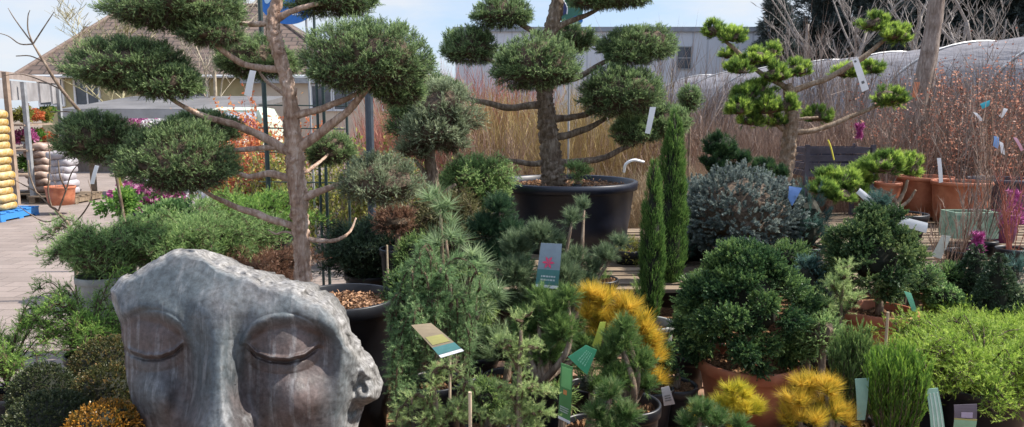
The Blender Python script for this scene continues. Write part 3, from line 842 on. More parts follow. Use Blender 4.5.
t4 = cloud_tree('potted_pad_pine', 'low pad pine with bright round pads in a black bowl before the terracotta pots', 4.9,
    dict(c=(903, 213), r=.155, h=.17, mat=M['black']),
    ([(900, 216), (896, 205), (890, 196), (880, 190)], [.024, .021, .018, .014]),
    [([(892, 198), (876, 192), (862, 193), (850, 198)], [.015, .013, .011, .008]), ([(896, 205), (904, 192), (908, 180)], [.015, .012, .009]), ([(898, 209), (910, 200), (916, 190)], [.012, .01, .007])],
    [(883, 167, 20, 12, 0), (872, 169, 14, 10, .05), (911, 169, 13, 13, .05), (830, 178, 14, 10, 0), (846, 182, 15, 12, -.08), (822, 190, 13, 9, -.1), (838, 195, 19, 11, -.12), (858, 176, 12, 9, .05), (868, 183, 10, 6, .1), (862, 196, 9, 8, 0)],
    PP, kind='pine_pad', bark=M['bark3'], k=.8, dens=1.1, lump=.3)
DP = [leafmat('deep_green_needles', (.012, .035, .018), (.035, .08, .034), (.10, .18, .06), .15), M['twig_dk']]
t5 = cloud_tree('potted_pad_pine', 'small dark pad pine standing behind the blue spruce', 5.8,
    dict(c=(738, 200), r=.16, h=.17, mat=M['black']),
    ([(740, 204), (738, 190), (730, 176), (722, 160)], [.026, .024, .02, .014]),
    [([(738, 190), (748, 186), (758, 180)], [.014, .012, .008]), ([(732, 178), (740, 170), (744, 164)], [.014, .012, .008])],
    [(720, 148, 18, 13, 0), (713, 163, 14, 11, -.05), (730, 156, 12, 9, .05), (716, 174, 14, 8, 0), (742, 160, 9, 8, 0), (736, 172, 11, 7, 0), (764, 172, 17, 10, .05), (778, 174, 10, 8, 0), (752, 180, 16, 7, -.1)],
    DP, kind='pine_pad', bark=M['bark2'], k=.85, dens=1.1, lump=.3)
# cloud shrub between the first two trees
t6 = cloud_tree('potted_cloud_tree', 'grey-green juniper with a ragged upright crown between the two big cloud trees', 4.7,
    dict(c=(436, 250), r=.22, h=.5, mat=M['black']),
    ([(438, 256), (437, 225), (434, 190), (430, 150), (436, 125)], [.045, .042, .038, .03, .018]),
    [([(434, 190), (424, 172), (414, 160)], [.02, .016, .01]), ([(435, 205), (446, 192), (456, 184)], [.02, .016, .01]), ([(430, 150), (420, 130), (412, 96)], [.018, .014, .008])],
    [(444, 112, 36, 30, -.05, JG), (436, 132, 34, 24, -.1, JG), (408, 126, 24, 22, .15), (412, 88, 32, 26, .2), (408, 106, 26, 20, .25), (416, 150, 22, 15, 0, JG), (452, 146, 18, 10, .05, JG)],
    JM, kind='juniper_soft', bark=M['bark2'], k=1.15)

# ------------------------------------------------------------------ STONE FACE
def face():
    D = 2.1; s = S(D)
    poly = [(110, 290), (112, 303), (120, 322), (124, 350), (126, 375), (131, 400), (139, 427), (150, 465), (170, 510), (200, 545), (235, 562), (275, 545), (310, 512), (338, 470), (356, 430), (364, 406), (379, 399), (382, 386),
            (373, 368), (362, 356), (352, 345), (343, 325), (331, 308), (312, 296), (300, 286), (285, 283), (262, 282), (250, 274), (232, 270), (214, 262), (200, 252), (185, 249), (170, 252), (150, 262), (132, 274), (118, 279)]
    cx, cy = 235.0, 385.0
    P = np.array(poly, float)
    # densify
    Q = []
    for i in range(len(P)):
        a, b = P[i], P[(i + 1) % len(P)]
        for t in np.linspace(0, 1, 12, endpoint=False): Q.append(a * (1 - t) + b * t)
    Q = np.array(Q)
    ang = np.arctan2(Q[:, 1] - cy, Q[:, 0] - cx); rr = np.hypot(Q[:, 0] - cx, Q[:, 1] - cy)
    o = np.argsort(ang); ang, rr = ang[o], rr[o]
    ang = np.concatenate([ang - 2 * math.pi, ang, ang + 2 * math.pi]); rr = np.tile(rr, 3)
    NA, NR = 520, 210
    th = np.linspace(-math.pi, math.pi, NA, endpoint=False)
    R0 = np.interp(th, ang, rr)
    rgh = np.array([1 + .012 * mnoise.noise(Vector((math.cos(t) * 14, math.sin(t) * 14, 0))) + .006 * mnoise.noise(Vector((math.cos(t) * 50, math.sin(t) * 50, 3))) for t in th])
    R0 = R0 * rgh
    f = np.linspace(0, 1, NR + 1)[1:]
    U = cx + np.outer(f, R0 * np.cos(th)); Vv = cy + np.outer(f, R0 * np.sin(th))
    U = np.concatenate([[cx], U.ravel()]); W = np.concatenate([[cy], Vv.ravel()])
    def G(x, y, sx, sy): return np.exp(-((U - x) / sx) ** 2 - ((W - y) / sy) ** 2)
    def sm(e0, e1, x):
        t = np.clip((x - e0) / (e1 - e0), 0, 1); return t * t * (3 - 2 * t)
    def curve(x, pts):
        xs, ys = zip(*pts); return np.interp(x, xs, ys)
    fx = 217.0
    # skull: round across, forehead leaning back, chin in
    d = 88 * np.sqrt(np.clip(1 - ((U - 232) / 172) ** 2, 0.02, 1))
    d -= 40 * sm(330, 240, W) ** 1.4
    d -= 46 * sm(440, 575, W) ** 1.5
    # smooth brow arcs; sockets sink below them
    bl = curve(U, [(105, 335), (120, 318), (140, 309), (160, 312), (180, 324), (192, 342), (200, 366)])
    br = curve(U, [(232, 366), (240, 344), (252, 328), (270, 318), (295, 316), (320, 325), (345, 342)])
    eyeL = sm(112, 126, U) * sm(200, 178, U); eyeR = sm(238, 258, U) * sm(342, 322, U)
    sockL = eyeL * sm(-4, 13, W - bl) * sm(85, 18, W - bl)
    sockR = eyeR * sm(-4, 13, W - br) * sm(80, 16, W - br)
    d -= 12.5 * sockL + 12.5 * sockR
    # ridge of the brow stands proud
    d += 2.5 * eyeL * np.exp(-((W - bl + 6) / 9) ** 2) + 2.5 * eyeR * np.exp(-((W - br + 6) / 9) ** 2)
    # closed eyeballs under heavy lids
    def lid(x, y, rx, ry, h, edge):
        q = np.clip(1 - ((U - x) / rx) ** 2 - ((W - y) / ry) ** 2, 0, 1)
        b = h * q ** .8
        # lid edge: the lower margin is a crisp ledge
        return b
    eL = curve(U, [(122, 344), (130, 352), (145, 357), (160, 357), (174, 352), (183, 344)])
    eR = curve(U, [(246, 344), (256, 354), (270, 359), (288, 360), (304, 356), (318, 346)])
    bL = lid(152, 344, 38, 34, 15, None); bR = lid(282, 347, 43, 34, 15, None)
    d += bL * sm(2.2, -1.2, W - eL) + bR * sm(2.2, -1.2, W - eR)
    d += 6 * lid(152, 352, 34, 20, 1, None) * sm(-1, 2, W - eL) + 6 * lid(282, 354, 38, 20, 1, None) * sm(-1, 2, W - eR)
    # thin rim along the lid margin and the groove under it
    mL = sm(120, 130, U) * sm(186, 176, U); mR = sm(245, 254, U) * sm(322, 312, U)
    d += 3.2 * mL * np.exp(-((W - eL + 2) / 1.8) ** 2) + 3.2 * mR * np.exp(-((W - eR + 2) / 1.8) ** 2)
    d -= 4.0 * mL * np.exp(-((W - eL - 2.2) / 1.8) ** 2) + 4.0 * mR * np.exp(-((W - eR - 2.2) / 1.8) ** 2)
    # upper lid fold
    fL = eL - 33 * np.sqrt(np.clip(1 - ((U - 152) / 36) ** 2, 0, 1)); fR = eR - 32 * np.sqrt(np.clip(1 - ((U - 282) / 40) ** 2, 0, 1))
    # nose: narrow bridge, widening to the tip
    wN = curve(W, [(300, 24), (340, 13), (380, 16), (410, 22), (432, 26), (450, 28)])
    hN = curve(W, [(285, 0), (320, 8), (345, 16), (380, 34), (410, 50), (428, 58), (444, 46), (456, 10), (466, 0)])
    d += hN * np.exp(-(np.abs(U - fx) / wN) ** 2.6)
    d += 19 * G(192, 430, 14, 17) + 19 * G(242, 430, 14, 17)
    d -= 9 * G(203, 450, 6, 4) + 9 * G(231, 450, 6, 4)
    # cheeks and the hollow beside the nose, lips and chin (below the frame)
    d += 17 * G(156, 402, 26, 30) + 17 * G(294, 404, 32, 30)
    d -= 7 * G(180, 392, 12, 30) + 7 * G(252, 392, 12, 30)
    mouth = curve(U, [(172, 482), (200, 478), (217, 481), (234, 478), (264, 482)])
    mm = sm(168, 185, U) * sm(268, 250, U)
    d += 15 * mm * np.exp(-((W - mouth + 9) / 9) ** 2) + 18 * mm * np.exp(-((W - mouth - 11) / 10) ** 2)
    d -= 8 * mm * np.exp(-((W - mouth) / 2.5) ** 2)
    d += 16 * G(217, 534, 30, 18)
    # fractured right flank: steps back and is lumpy
    flank = sm(338, 362, U + .12 * (W - 380))
    nz1 = np.array([mnoise.noise(Vector((u * .045, v * .045, 1.3))) for u, v in zip(U, W)])
    nz2 = np.array([mnoise.noise(Vector((u * .13, v * .13, 7.3))) for u, v in zip(U, W)])
    nz3 = np.array([mnoise.noise(Vector((u * .45, v * .3, 4.3))) for u, v in zip(U, W)])
    d -= flank * 26
    d += flank * (nz1 * 22 + nz2 * 12)
    # chipped lip along the broken upper edge
    fr = np.concatenate([[0], np.repeat(f, NA)])
    Rr = np.concatenate([[1], np.tile(R0, NR)])
    edge = (1 - fr) * Rr
    top = sm(330, 300, W) + sm(330, 345, U)
    chip = np.clip(top, 0, 1) * sm(11 + 7 * nz1, 0, edge)
    d -= chip * (9 + 11 * (nz2 + .4))
    d -= sm(6, 0, edge) * 7
    d += nz1 * 1.3 + nz2 * .3 + nz3 * .12
    # world
    X = np.empty((len(U), 3))
    for i in range(len(U)):
        X[i] = at(U[i], W[i], D - d[i] * s * .95 + .11)
    Fs = [(0, 1 + (j + 1) % NA, 1 + j) for j in range(NA)]
    quads = []
    i = np.arange(NR - 1)[:, None]; j = np.arange(NA)[None, :]
    a = 1 + i * NA + j; b = 1 + i * NA + (j + 1) % NA; c = a + NA; e = b + NA
    quads = np.stack([a, b, e, c], -1).reshape(-1, 4)
    Fs += [tuple(q) for q in quads.tolist()]
    # broken wall going back, lumpy, and a hollow back
    last = 1 + (NR - 1) * NA
    X = X.tolist(); rim = np.array(X[last:last + NA])
    ctr = rim.mean(0)
    prev = last
    for k_, (sc_, dy) in enumerate([(1.0, .018), (.985, .045), (.97, .08), (.93, .12), (.84, .14), (.7, .10), (.5, .03), (.25, .0)]):
        st = len(X)
        for j_ in range(NA):
            p = ctr + (rim[j_] - ctr) * sc_
            q = mnoise.noise_vector(Vector(rim[j_]) * 22 + Vector((0, k_ * .5, 0)))
            am = .012 if k_ < 4 else .004
            X.append([p[0] + q[0] * am, (rim[j_][1] if k_ < 4 else D + .11) + dy + q[1] * am, p[2] + q[2] * am])
        for j_ in range(NA):
            Fs.append((prev + j_, prev + (j_ + 1) % NA, st + (j_ + 1) % NA, st + j_))
        prev = st
    Fs.append(tuple(prev + j_ for j_ in range(NA)))
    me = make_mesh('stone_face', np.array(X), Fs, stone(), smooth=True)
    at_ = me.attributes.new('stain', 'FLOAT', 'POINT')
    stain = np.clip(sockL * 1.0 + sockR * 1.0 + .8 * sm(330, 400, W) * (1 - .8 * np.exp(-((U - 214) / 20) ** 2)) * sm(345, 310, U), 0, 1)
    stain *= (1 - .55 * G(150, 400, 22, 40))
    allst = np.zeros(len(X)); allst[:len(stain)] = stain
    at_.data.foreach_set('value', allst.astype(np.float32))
    fl = me.attributes.new('broken', 'FLOAT', 'POINT')
    br_ = np.ones(len(X)); br_[:len(U)] = np.clip(chip * 1.3 + flank * .75, 0, 1)
    fl.data.foreach_set('value', br_.astype(np.float32))
    c = at(235, 500, D)
    T = thing('stone_face_sculpture', 'weathered grey-blue stone face with closed eyes and broken edges', 'sculpture', (c.x, D + .12, 0))
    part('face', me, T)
    V, F = join([box(c.x - .27, c.x + .27, D - .12, D + .38, .002, .26), box(c.x - .17, c.x + .17, D - .02, D + .26, .262, .42)])
    part('plinth', make_mesh('plinth', V, F, stuffmat('plinth_concrete', (.2, .19, .18), (.32, .31, .30), 6, .9, .2, .4)), T)
def stone():
    m, n, b = new_mat('weathered_patina_stone')
    L = n.links
    z1 = tnoise(n, 5, 8, .62); z2 = tnoise(n, 60, 6, .7); zs = tnoise(n, 34, 5, .6, sc=(1.3, .4, .06)); z4 = tnoise(n, 16, 6, .65)
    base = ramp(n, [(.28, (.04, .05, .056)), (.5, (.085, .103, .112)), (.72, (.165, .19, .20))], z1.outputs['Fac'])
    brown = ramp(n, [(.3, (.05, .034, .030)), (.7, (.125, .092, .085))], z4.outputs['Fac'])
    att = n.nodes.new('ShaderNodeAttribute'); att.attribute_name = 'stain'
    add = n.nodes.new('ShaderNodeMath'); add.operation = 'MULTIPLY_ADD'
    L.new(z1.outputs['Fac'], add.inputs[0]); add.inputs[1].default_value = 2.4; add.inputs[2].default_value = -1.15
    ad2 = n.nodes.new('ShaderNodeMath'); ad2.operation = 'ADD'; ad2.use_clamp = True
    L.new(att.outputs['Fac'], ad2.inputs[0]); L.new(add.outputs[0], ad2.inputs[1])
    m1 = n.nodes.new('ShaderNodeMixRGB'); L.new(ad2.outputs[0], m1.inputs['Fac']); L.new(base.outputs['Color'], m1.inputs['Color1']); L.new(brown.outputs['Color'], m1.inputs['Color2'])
    # pale lime streaks running down
    st = ramp(n, [(.53, (0, 0, 0)), (.66, (1, 1, 1))], zs.outputs['Fac'])
    stm = n.nodes.new('ShaderNodeMath'); stm.operation = 'MULTIPLY'; L.new(st.outputs['Color'], stm.inputs[0]); stm.inputs[1].default_value = .42
    m2 = n.nodes.new('ShaderNodeMixRGB'); L.new(stm.outputs[0], m2.inputs['Fac']); L.new(m1.outputs['Color'], m2.inputs['Color1']); m2.inputs['Color2'].default_value = (.28, .285, .29, 1)
    bk = n.nodes.new('ShaderNodeAttribute'); bk.attribute_name = 'broken'
    rawc = ramp(n, [(.3, (.13, .125, .12)), (.7, (.30, .29, .275))], z2.outputs['Fac'])
    m3 = n.nodes.new('ShaderNodeMixRGB'); L.new(bk.outputs['Fac'], m3.inputs['Fac']); L.new(m2.outputs['Color'], m3.inputs['Color1']); L.new(rawc.outputs['Color'], m3.inputs['Color2'])
    sp = ramp(n, [(.32, (.5, .48, .46)), (.62, (1.12, 1.12, 1.12))], z2.outputs['Fac'])
    m4 = n.nodes.new('ShaderNodeMixRGB'); m4.blend_type = 'MULTIPLY'; m4.inputs['Fac'].default_value = 1
    L.new(m3.outputs['Color'], m4.inputs['Color1']); L.new(sp.outputs['Color'], m4.inputs['Color2'])
    L.new(m4.outputs['Color'], b.inputs['Base Color'])
    rr = ramp(n, [(.3, (.42, .42, .42)), (.7, (.72, .72, .72))], z4.outputs['Fac'])
    L.new(rr.outputs['Color'], b.inputs['Roughness'])
    bump(n, b, z2.outputs['Fac'], .3, .004)
    return m
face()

# ------------------------------------------------------------------ PLANTS IN POTS
def plant(name, label, cat, px, py, Y, pr, ph, pm, deck=None, group=None):
    """Empty at the base, pot whose rim centre is at pixel (px, py)"""
    c = at(px, py, Y)
    T = thing(name, label, cat, (c.x, c.y, c.z - ph), group)
    pot(T, c, pr, ph, pm)
    return T, c
def stem(T, c, top, r=.015, mat=None, name='trunk'):
    mid = (Vector(c) + Vector(top)) / 2 + Vector((.01, .005, 0))
    V, F = tube([(c[0], c[1], c[2] - .03), mid, top], [r, r * .8, r * .5], 9, 6, .15, 1)
    part(name, make_mesh('trunk', V, F, mat or M['bark2'], smooth=True), T)
def dome(Y, x, y, rx, rz, mats, label, pz=.36):
    s = S(Y); c = at(x, y, Y)
    pr = rx * s * .62
    rim = Vector((c.x, c.y, max(.3, c.z - rz * s * .8)))
    T = thing('clipped_ball_shrub', label, 'topiary', (rim.x, rim.y, 0))
    pot(T, rim, pr, rim.z - .002, M['black'], taper=.8)
    stem(T, rim, c, .02)
    me = ellipsoid_foliage('foliage', rx * s, rx * s, rz * s * 1.2, 'box', mats, .72, .04, 10, 8, .9, 1.1, seed=int(x))
    part('foliage', me, T, c)
dome(2.45, 43, 396, 32, 28, [M['box_dark'], M['twig_dk']], 'dark clipped ball shrub behind its lower neighbour at the bottom left')
dome(2.1, 50, 430, 46, 34, [M['box_dark'], M['twig_dk']], 'lowest dark clipped ball shrub at the bottom left edge')
dome(2.75, 112, 376, 42, 34, [M['box_red'], M['twig_dk']], 'bronze-tinted clipped ball shrub, highest of those beside the stone face')
dome(2.4, 108, 402, 36, 34, [M['box_red'], M['twig_dk']], 'bronze clipped ball shrub between the higher one and the orange one')
dome(1.95, 104, 432, 38, 26, [M['box_orange'], M['twig_dk']], 'clipped ball shrub with orange leaf tips at the foot of the face')

def arcs(n, L, rise, droop, seed, a0=0, a1=6.283, zsp=.3, nsub=3, subl=.35, lift=0.0):
    """branches fanning out from the origin, arching and forking"""
    r = np.random.default_rng(seed); B = []
    for i in range(n):
        a = a0 + (a1 - a0) * (i + r.random()) / n
        l = L * r.uniform(.55, 1.1); rz = rise * r.uniform(.4, 1.3)
        dv = np.array([math.cos(a), math.sin(a), 0.0])
        p = [np.array([0, 0, lift * r.random()]), dv * l * .35 + [0, 0, rz * .7], dv * l * .7 + [0, 0, rz], dv * l + [0, 0, rz - droop * r.uniform(.4, 1.3)]]
        B.append(p)
        for j in range(nsub):
            t = r.uniform(.35, .95); o = p[0] * (1 - t) ** 3 + 3 * p[1] * t * (1 - t) ** 2 + 3 * p[2] * t * t * (1 - t) + p[3] * t ** 3
            a2 = a + r.uniform(-1.0, 1.0); d2 = np.array([math.cos(a2), math.sin(a2), r.uniform(-.1, .9) * zsp * 2])
            l2 = subl * L * r.uniform(.5, 1.1)
            B.append([o, o + d2 * l2 * .5, o + d2 * l2 + [0, 0, -droop * .35]])
    return B
def spreader(name, label, cat, Y, px, py, L, rise, droop, kind, mats, n=26, pr=.15, ph=.3, pm=None, seed=1, k=1.0, step=.012, rim=None, nsub=4, tb=0., lat=.6, side=.012, core=None, **kw):
    c = at(px, py, Y)
    rimc = Vector((c.x, c.y, c.z if rim is None else rim))
    T = thing(name, label, cat, (rimc.x, rimc.y, max(0, rimc.z - ph)))
    pot(T, rimc, pr, min(ph, rimc.z - .002), pm or M['black'])
    if core:
        me = ellipsoid_foliage('foliage', *core, kind, mats, k, .3, 14, 12, .7, .7, tb, seed)
        part('foliage', me, T, rimc + Vector((0, 0, core[2] * .5)))
    me = arch_foliage('branches', arcs(n, L, rise, droop, seed, nsub=nsub, **kw), kind, mats, step, k, tb, lat=lat, side=side)
    part('branch_sprays', me, T, rimc)
    return T
JB = [M['juniper_bright'], M['twig']]
JS = [M['juniper_sage'], M['twig_in']]
JL = [M['juniper_lime'], M['twig']]
spreader('spreading_juniper', 'wide grey-green spreading juniper in a tall pot at the edge of the paving', 'juniper', 3.95, 106, 274, .27, .26, .10, 'juniper_soft', JS, 34, .15, .66, M['grey_pot'], 3, 1.0, .007, nsub=5, side=.02, core=(.17, .2, .15), lift=.1)
spreader('spreading_juniper', 'grey-green spreading juniper behind the top of the stone face', 'juniper', 4.15, 200, 270, .42, .27, .10, 'juniper_soft', JS, 44, .2, .5, M['black'], 5, 1.0, .007, nsub=5, side=.02, core=(.30, .28, .2), lift=.1)
spreader('spreading_juniper', 'bright green feathery juniper between paving and stone face', 'juniper', 3.15, 92, 352, .26, .26, .07, 'juniper_soft', JB, 26, .11, .4, M['black'], 8, .8, .008, nsub=4, side=.016, core=(.12, .14, .12), lift=.08)
spreader('spreading_juniper', 'loose yellow-green juniper reaching over the left edge of the frame', 'juniper', 2.95, 8, 392, .26, .30, .06, 'juniper_soft', JB, 20, .11, .4, M['black'], 9, .8, .009, nsub=4, side=.016, tb=.08, lift=.08)
spreader('spreading_juniper', 'bright green low juniper behind the trunk of the nearest cloud tree', 'juniper', 5.2, 262, 236, .42, .25, .06, 'juniper_soft', JB, 36, .2, .4, M['black'], 12, 1.2, .010, nsub=5, side=.02, core=(.28, .28, .2), lift=.1)
spreader('winter_heath', 'reddish-brown low shrub beside the trunk of the nearest cloud tree', 'shrub', 3.95, 262, 284, .26, .14, .05, 'juniper_soft', [M['brown_fol'], M['twig']], 28, .15, .5, M['black'], 13, 1.0, .009, nsub=5, side=.02, core=(.2, .2, .10))
spreader('spreading_juniper', 'layered mid-green juniper left of the large blue-black tub', 'juniper', 5.0, 476, 210, .26, .30, .12, 'juniper', [M['juniper_sage'], M['twig_in']], 30, .18, .4, M['black'], 14, 1.1, .008, nsub=5, side=.02, core=(.20, .22, .26), lift=.25)
spreader('spreading_juniper', 'brown-tipped ragged juniper under the grey-green crown', 'juniper', 4.6, 446, 232, .26, .22, .16, 'juniper_soft', [leafmat('brownish_green_foliage', (.05, .05, .02), (.12, .12, .045), (.26, .23, .10), .2), M['twig']], 26, .16, .4, M['black'], 15, 1.1, .010, nsub=5, side=.02, core=(.16, .16, .16), lift=.15)
spreader('spreading_juniper', 'dusky juniper in the shade behind the black pot of the nearest tree', 'juniper', 4.7, 372, 272, .32, .26, .1, 'juniper', [leafmat('dusky_green_foliage', (.022, .045, .026), (.055, .095, .05), (.13, .19, .10), .15), M['twig_dk']], 30, .18, .5, M['black'], 16, 1.15, .010, nsub=5, side=.02, core=(.28, .24, .24), lift=.2)
lime = spreader('spreading_juniper', 'broad lime-green juniper with feathery tips at the bottom right', 'juniper', 2.75, 982, 404, .37, .17, .09, 'juniper_soft', JL, 38, .16, .27, M['black'], 21, .85, .0065, nsub=6, side=.02, core=(.17, .17, .08), lift=.06, rim=.54)
spreader('spreading_juniper', 'lime-green juniper right behind the broad one at the frame edge', 'juniper', 3.4, 1010, 352, .42, .10, .08, 'juniper_soft', JL, 40, .16, .2, M['black'], 22, .9, .008, nsub=5, side=.02, core=(.24, .24, .07), lift=.04, rim=.50)
spreader('spreading_juniper', 'dull green feathery juniper behind the slim upright heather', 'juniper', 2.9, 934, 376, .20, .08, .07, 'juniper_soft', [leafmat('dull_lime_foliage', (.04, .10, .03), (.13, .22, .07), (.28, .40, .14), .3), M['twig']], 30, .14, .3, M['black'], 23, .9, .008, nsub=5, side=.02, core=(.13, .13, .06), lift=.04, rim=.50)

# blue spruces
def mound(name, label, cat, Y, x, y, rx, rz, kind, mats, k=1.0, pr=.16, pm=None, deck=.29, lump=.3, dens=1.0, bottom=.9, nl=20, kap=16, tb=0, ph=.26, depth=.9, mul=1., rim=None, core=.78, bl=1.0):
    s = S(Y); c = at(x, y, Y)
    rimc = Vector((c.x, c.y, rim if rim is not None else deck + ph))
    T = thing(name, label, cat, (c.x, c.y, rimc.z - ph))
    pot(T, rimc, pr, ph, pm or M['black'])
    stem(T, rimc, c, .018)
    me = ellipsoid_foliage('foliage', rx * s, rx * s * depth, rz * s, kind, mats, k, lump, nl, kap, bottom, dens, tb, int(x + y), mul=mul, core=core, bl=bl)
    part('foliage', me, T, c)
    return T, c
SPR = [M['spruce'], M['twig_in']]
mound('blue_spruce', 'silvery blue dwarf spruce, widest of the blue mounds', 'spruce', 4.75, 742, 216, 62, 46, 'spruce', SPR, 1.0, .18, deck=.58, ph=.2, nl=90, kap=90, lump=.26, dens=1.0)
mound('blue_spruce', 'smaller silver-blue spruce tucked left of the widest blue mound', 'spruce', 5.1, 694, 212, 30, 38, 'spruce', SPR, 1.0, .15, deck=.58, ph=.2, nl=60, kap=70, lump=.26, dens=1.0)
mound('blue_pine', 'dark blue-green dwarf pine behind the olive cypress', 'pine', 4.7, 806, 226, 24, 42, 'pine_short', [M['blue_dark'], M['twig_dk']], 1.0, .12, deck=.58, ph=.16, lump=.35)
mound('blue_pine', 'small blue pine tuft before the white tape strip', 'pine', 4.3, 883, 204, 14, 14, 'pine_short', [M['blue_dark'], M['twig_dk']], .8, .07, deck=.58, ph=.15, lump=.35, rim=.92)

# hinoki cypresses in terracotta
def hinoki(label, Y, x, y, rx, rz, mats, px, py, pr, ph, seed, k=1.0):
    c = at(px, py, Y); s = S(Y)
    T = thing('dwarf_cypress', label, 'cypress', (c.x, c.y, c.z - ph))
    pot(T, c, pr, ph, M['terracotta'], taper=.8, rim=.05)
    top = at(x, y, Y)
    stem(T, c, top, .02)
    r = np.random.default_rng(seed)
    fb = FB()
    cs = []
    NC = 54
    for i in range(NC):
        zz = 1 - 1.94 * (i + .5) / NC; a = i * 2.39996 + r.normal() * .25
        q = math.sqrt(max(0, 1 - zz * zz)) ** (.5 if zz < 0 else 1); t = r.uniform(.70, 1.0) + (.16 if r.random() < .22 else 0)
        wd = 1.02 - .52 * max(0, zz) ** .8
        ccx = np.array([math.cos(a) * q * wd * rx * s * t, math.sin(a) * q * wd * rx * s * .85 * t, zz * rz * s * t])
        cs.append((ccx * [1, 1, 1.04], r.uniform(.10, .21) * rx * s))
    cs.append((np.array([0, 0, rz * s * .8]), rx * s * .22))
    for cc, rr_ in cs:
        n = int(4 * math.pi * rr_ ** 2 * KIND['hinoki']['dens'] / k / k * 1.9)
        dd = nrm(r.normal(size=(n, 3))); A = cc + dd * rr_ * r.uniform(.5, .9, (n, 1)) * [1.15, 1.15, .7]
        od = nrm(cc[None, :] + 1e-6)
        shoots(fb, A, nrm(dd * .7 + od * .7), 'hinoki', k, (r.random() - .5) * .42)
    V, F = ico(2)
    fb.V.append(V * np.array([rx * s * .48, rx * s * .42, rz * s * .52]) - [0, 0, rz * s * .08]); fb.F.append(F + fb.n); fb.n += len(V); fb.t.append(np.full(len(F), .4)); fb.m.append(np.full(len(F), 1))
    part('foliage', fb.mesh('foliage', mats), T, top)
HK = [M['hinoki'], M['twig_dk']]
hinoki('large dark green dwarf cypress with curly sprays in the nearest terracotta pot', 3.05, 747, 301, 67, 60, HK, 748, 358, .21, .27, 31, .85)
hinoki('olive-green dwarf cypress with curly sprays in the terracotta pot farther back', 3.65, 874, 255, 47, 43, [M['hinoki2'], M['twig_dk']], 880, 309, .178, .33, 32, .95)
mound('dwarf_cypress', 'small dark cypress tuft left of the nearest terracotta pot', 'cypress', 2.85, 652, 352, 18, 26, 'hinoki', HK, .85, .09, deck=.29, ph=.2, lump=.35)

# slim columns
def slim(label, Y, x, ytop, ybase, w, mats, pr, ph, pm, k=.8, kind='thuja', prof=None):
    c = at(x, ybase, Y); s = S(Y)
    T = thing('slim_cypress', label, 'cypress', (c.x, c.y, c.z - ph))
    pot(T, c, pr, ph, pm)
    stem(T, c, c + Vector((0, 0, .2)), .012)
    h = (ybase - ytop) * s
    pf = prof or (lambda t: w * .5 * s * (min(1, .45 + 4 * t) * (1 - max(0, (t - .35) / .65) ** 1.9) ** .7 + .04) * .86)
    part('foliage', column_foliage('foliage', pf, h, kind, mats, k, 1.25, seed=int(x)), T, c + Vector((0, 0, .0)))
    return T
SL = [M['thuja_slim'], M['twig_dk']]
slim('slim columnar cypress in a grey bowl, the nearer of the pair', 3.4, 650, 158, 322, 25, SL, .115, .33, M['grey_pot'], .5)
slim('slim columnar cypress, the taller one standing behind the grey bowl', 4.35, 669, 110, 288, 32, SL, .12, .1, M['black'], .62)
# fine upright heathers bottom right
HE = [M['heather'], M['twig_in']]
def tuft(label, Y, x, ytop, ybase, w, mats, seed, k=.8, name='upright_heather', cat='heather', ph=.24, flat=.9):
    c = at(x, ybase, Y); s = S(Y)
    T = thing(name, label, cat, (c.x, c.y, c.z - ph))
    pot(T, c, w * .5 * s * .8, ph, M['black'])
    h = (ybase - ytop) * s
    r = np.random.default_rng(seed); B = []
    for i in range(130):
        a = r.random() * 6.283; q = math.sqrt(r.random()) * w * .5 * s
        b = np.array([math.cos(a), math.sin(a), 0]) * q
        hh = h * r.uniform(.72, 1.03) * (1 - .22 * (q / (w * .5 * s)) ** 2)
        B.append([b * .45, b * .85 + [0, 0, hh * .5], b * 1.02 + [0, 0, hh]])
    part('foliage', arch_foliage('foliage', B, 'thuja', mats, .009, k, lat=.35, twig=.0018), T, c)
tuft('fine bright green upright heather at the bottom, nearest on the right', 2.15, 893, 338, 440, 62, HE, 41)
tuft('dark green upright heather between golden pine and bright heather', 2.5, 853, 322, 420, 54, [M['pine'], M['twig_in']], 42)

# dark cone shrubs right
CO = [leafmat('dark_cone_leaves', (.022, .045, .022), (.06, .10, .05), (.20, .26, .14), .15, .4), M['twig_dk']]
def cone(label, Y, x, ytop, ybase, w, mats, kind='box', k=1.5, name='cone_shrub', cat='topiary', rim=.72):
    s = S(Y); c = at(x, ybase, Y)
    rimc = Vector((c.x, c.y, c.z))
    T = thing(name, label, cat, (c.x, c.y, c.z - .12))
    pot(T, rimc, w * .3 * s, .12, M['black'])
    h = (ybase - ytop) * s
    part('foliage', column_foliage('foliage', lambda t: w * .5 * s * (1 - t ** 1.5) ** .8 * min(1, .6 + 3 * t) + .003, h, kind, mats, k, 2.0, seed=int(x), core=.55, rough=.05), T, rimc)
cone('dark cone-shaped shrub, the rear one of the pair at the right', 3.95, 970, 240, 322, 42, CO, k=.95)
cone('dark cone-shaped shrub, the front one of the pair at the right', 3.72, 993, 250, 332, 50, CO, k=.95)
mound('round_shrub', 'small round grey-green shrub left of the dark cone shrubs', 'shrub', 3.75, 944, 298, 18, 14, 'box', [M['juniper_sage'], M['twig_dk']], 1.1, .07, deck=.3, ph=.2, lump=.1)
mound('round_shrub', 'pale speckled shrub right of the dark cone shrubs', 'shrub', 3.7, 1022, 302, 16, 17, 'box', [M['juniper_grey'], M['twig_dk']], 1.1, .07, deck=.3, ph=.2, lump=.15)
mound('round_shrub', 'speckled green shrub right of the olive cypress pot', 'shrub', 3.85, 926, 284, 17, 20, 'box', [M['juniper_sage'], M['twig_dk']], 1.1, .08, deck=.3, ph=.2, lump=.2)

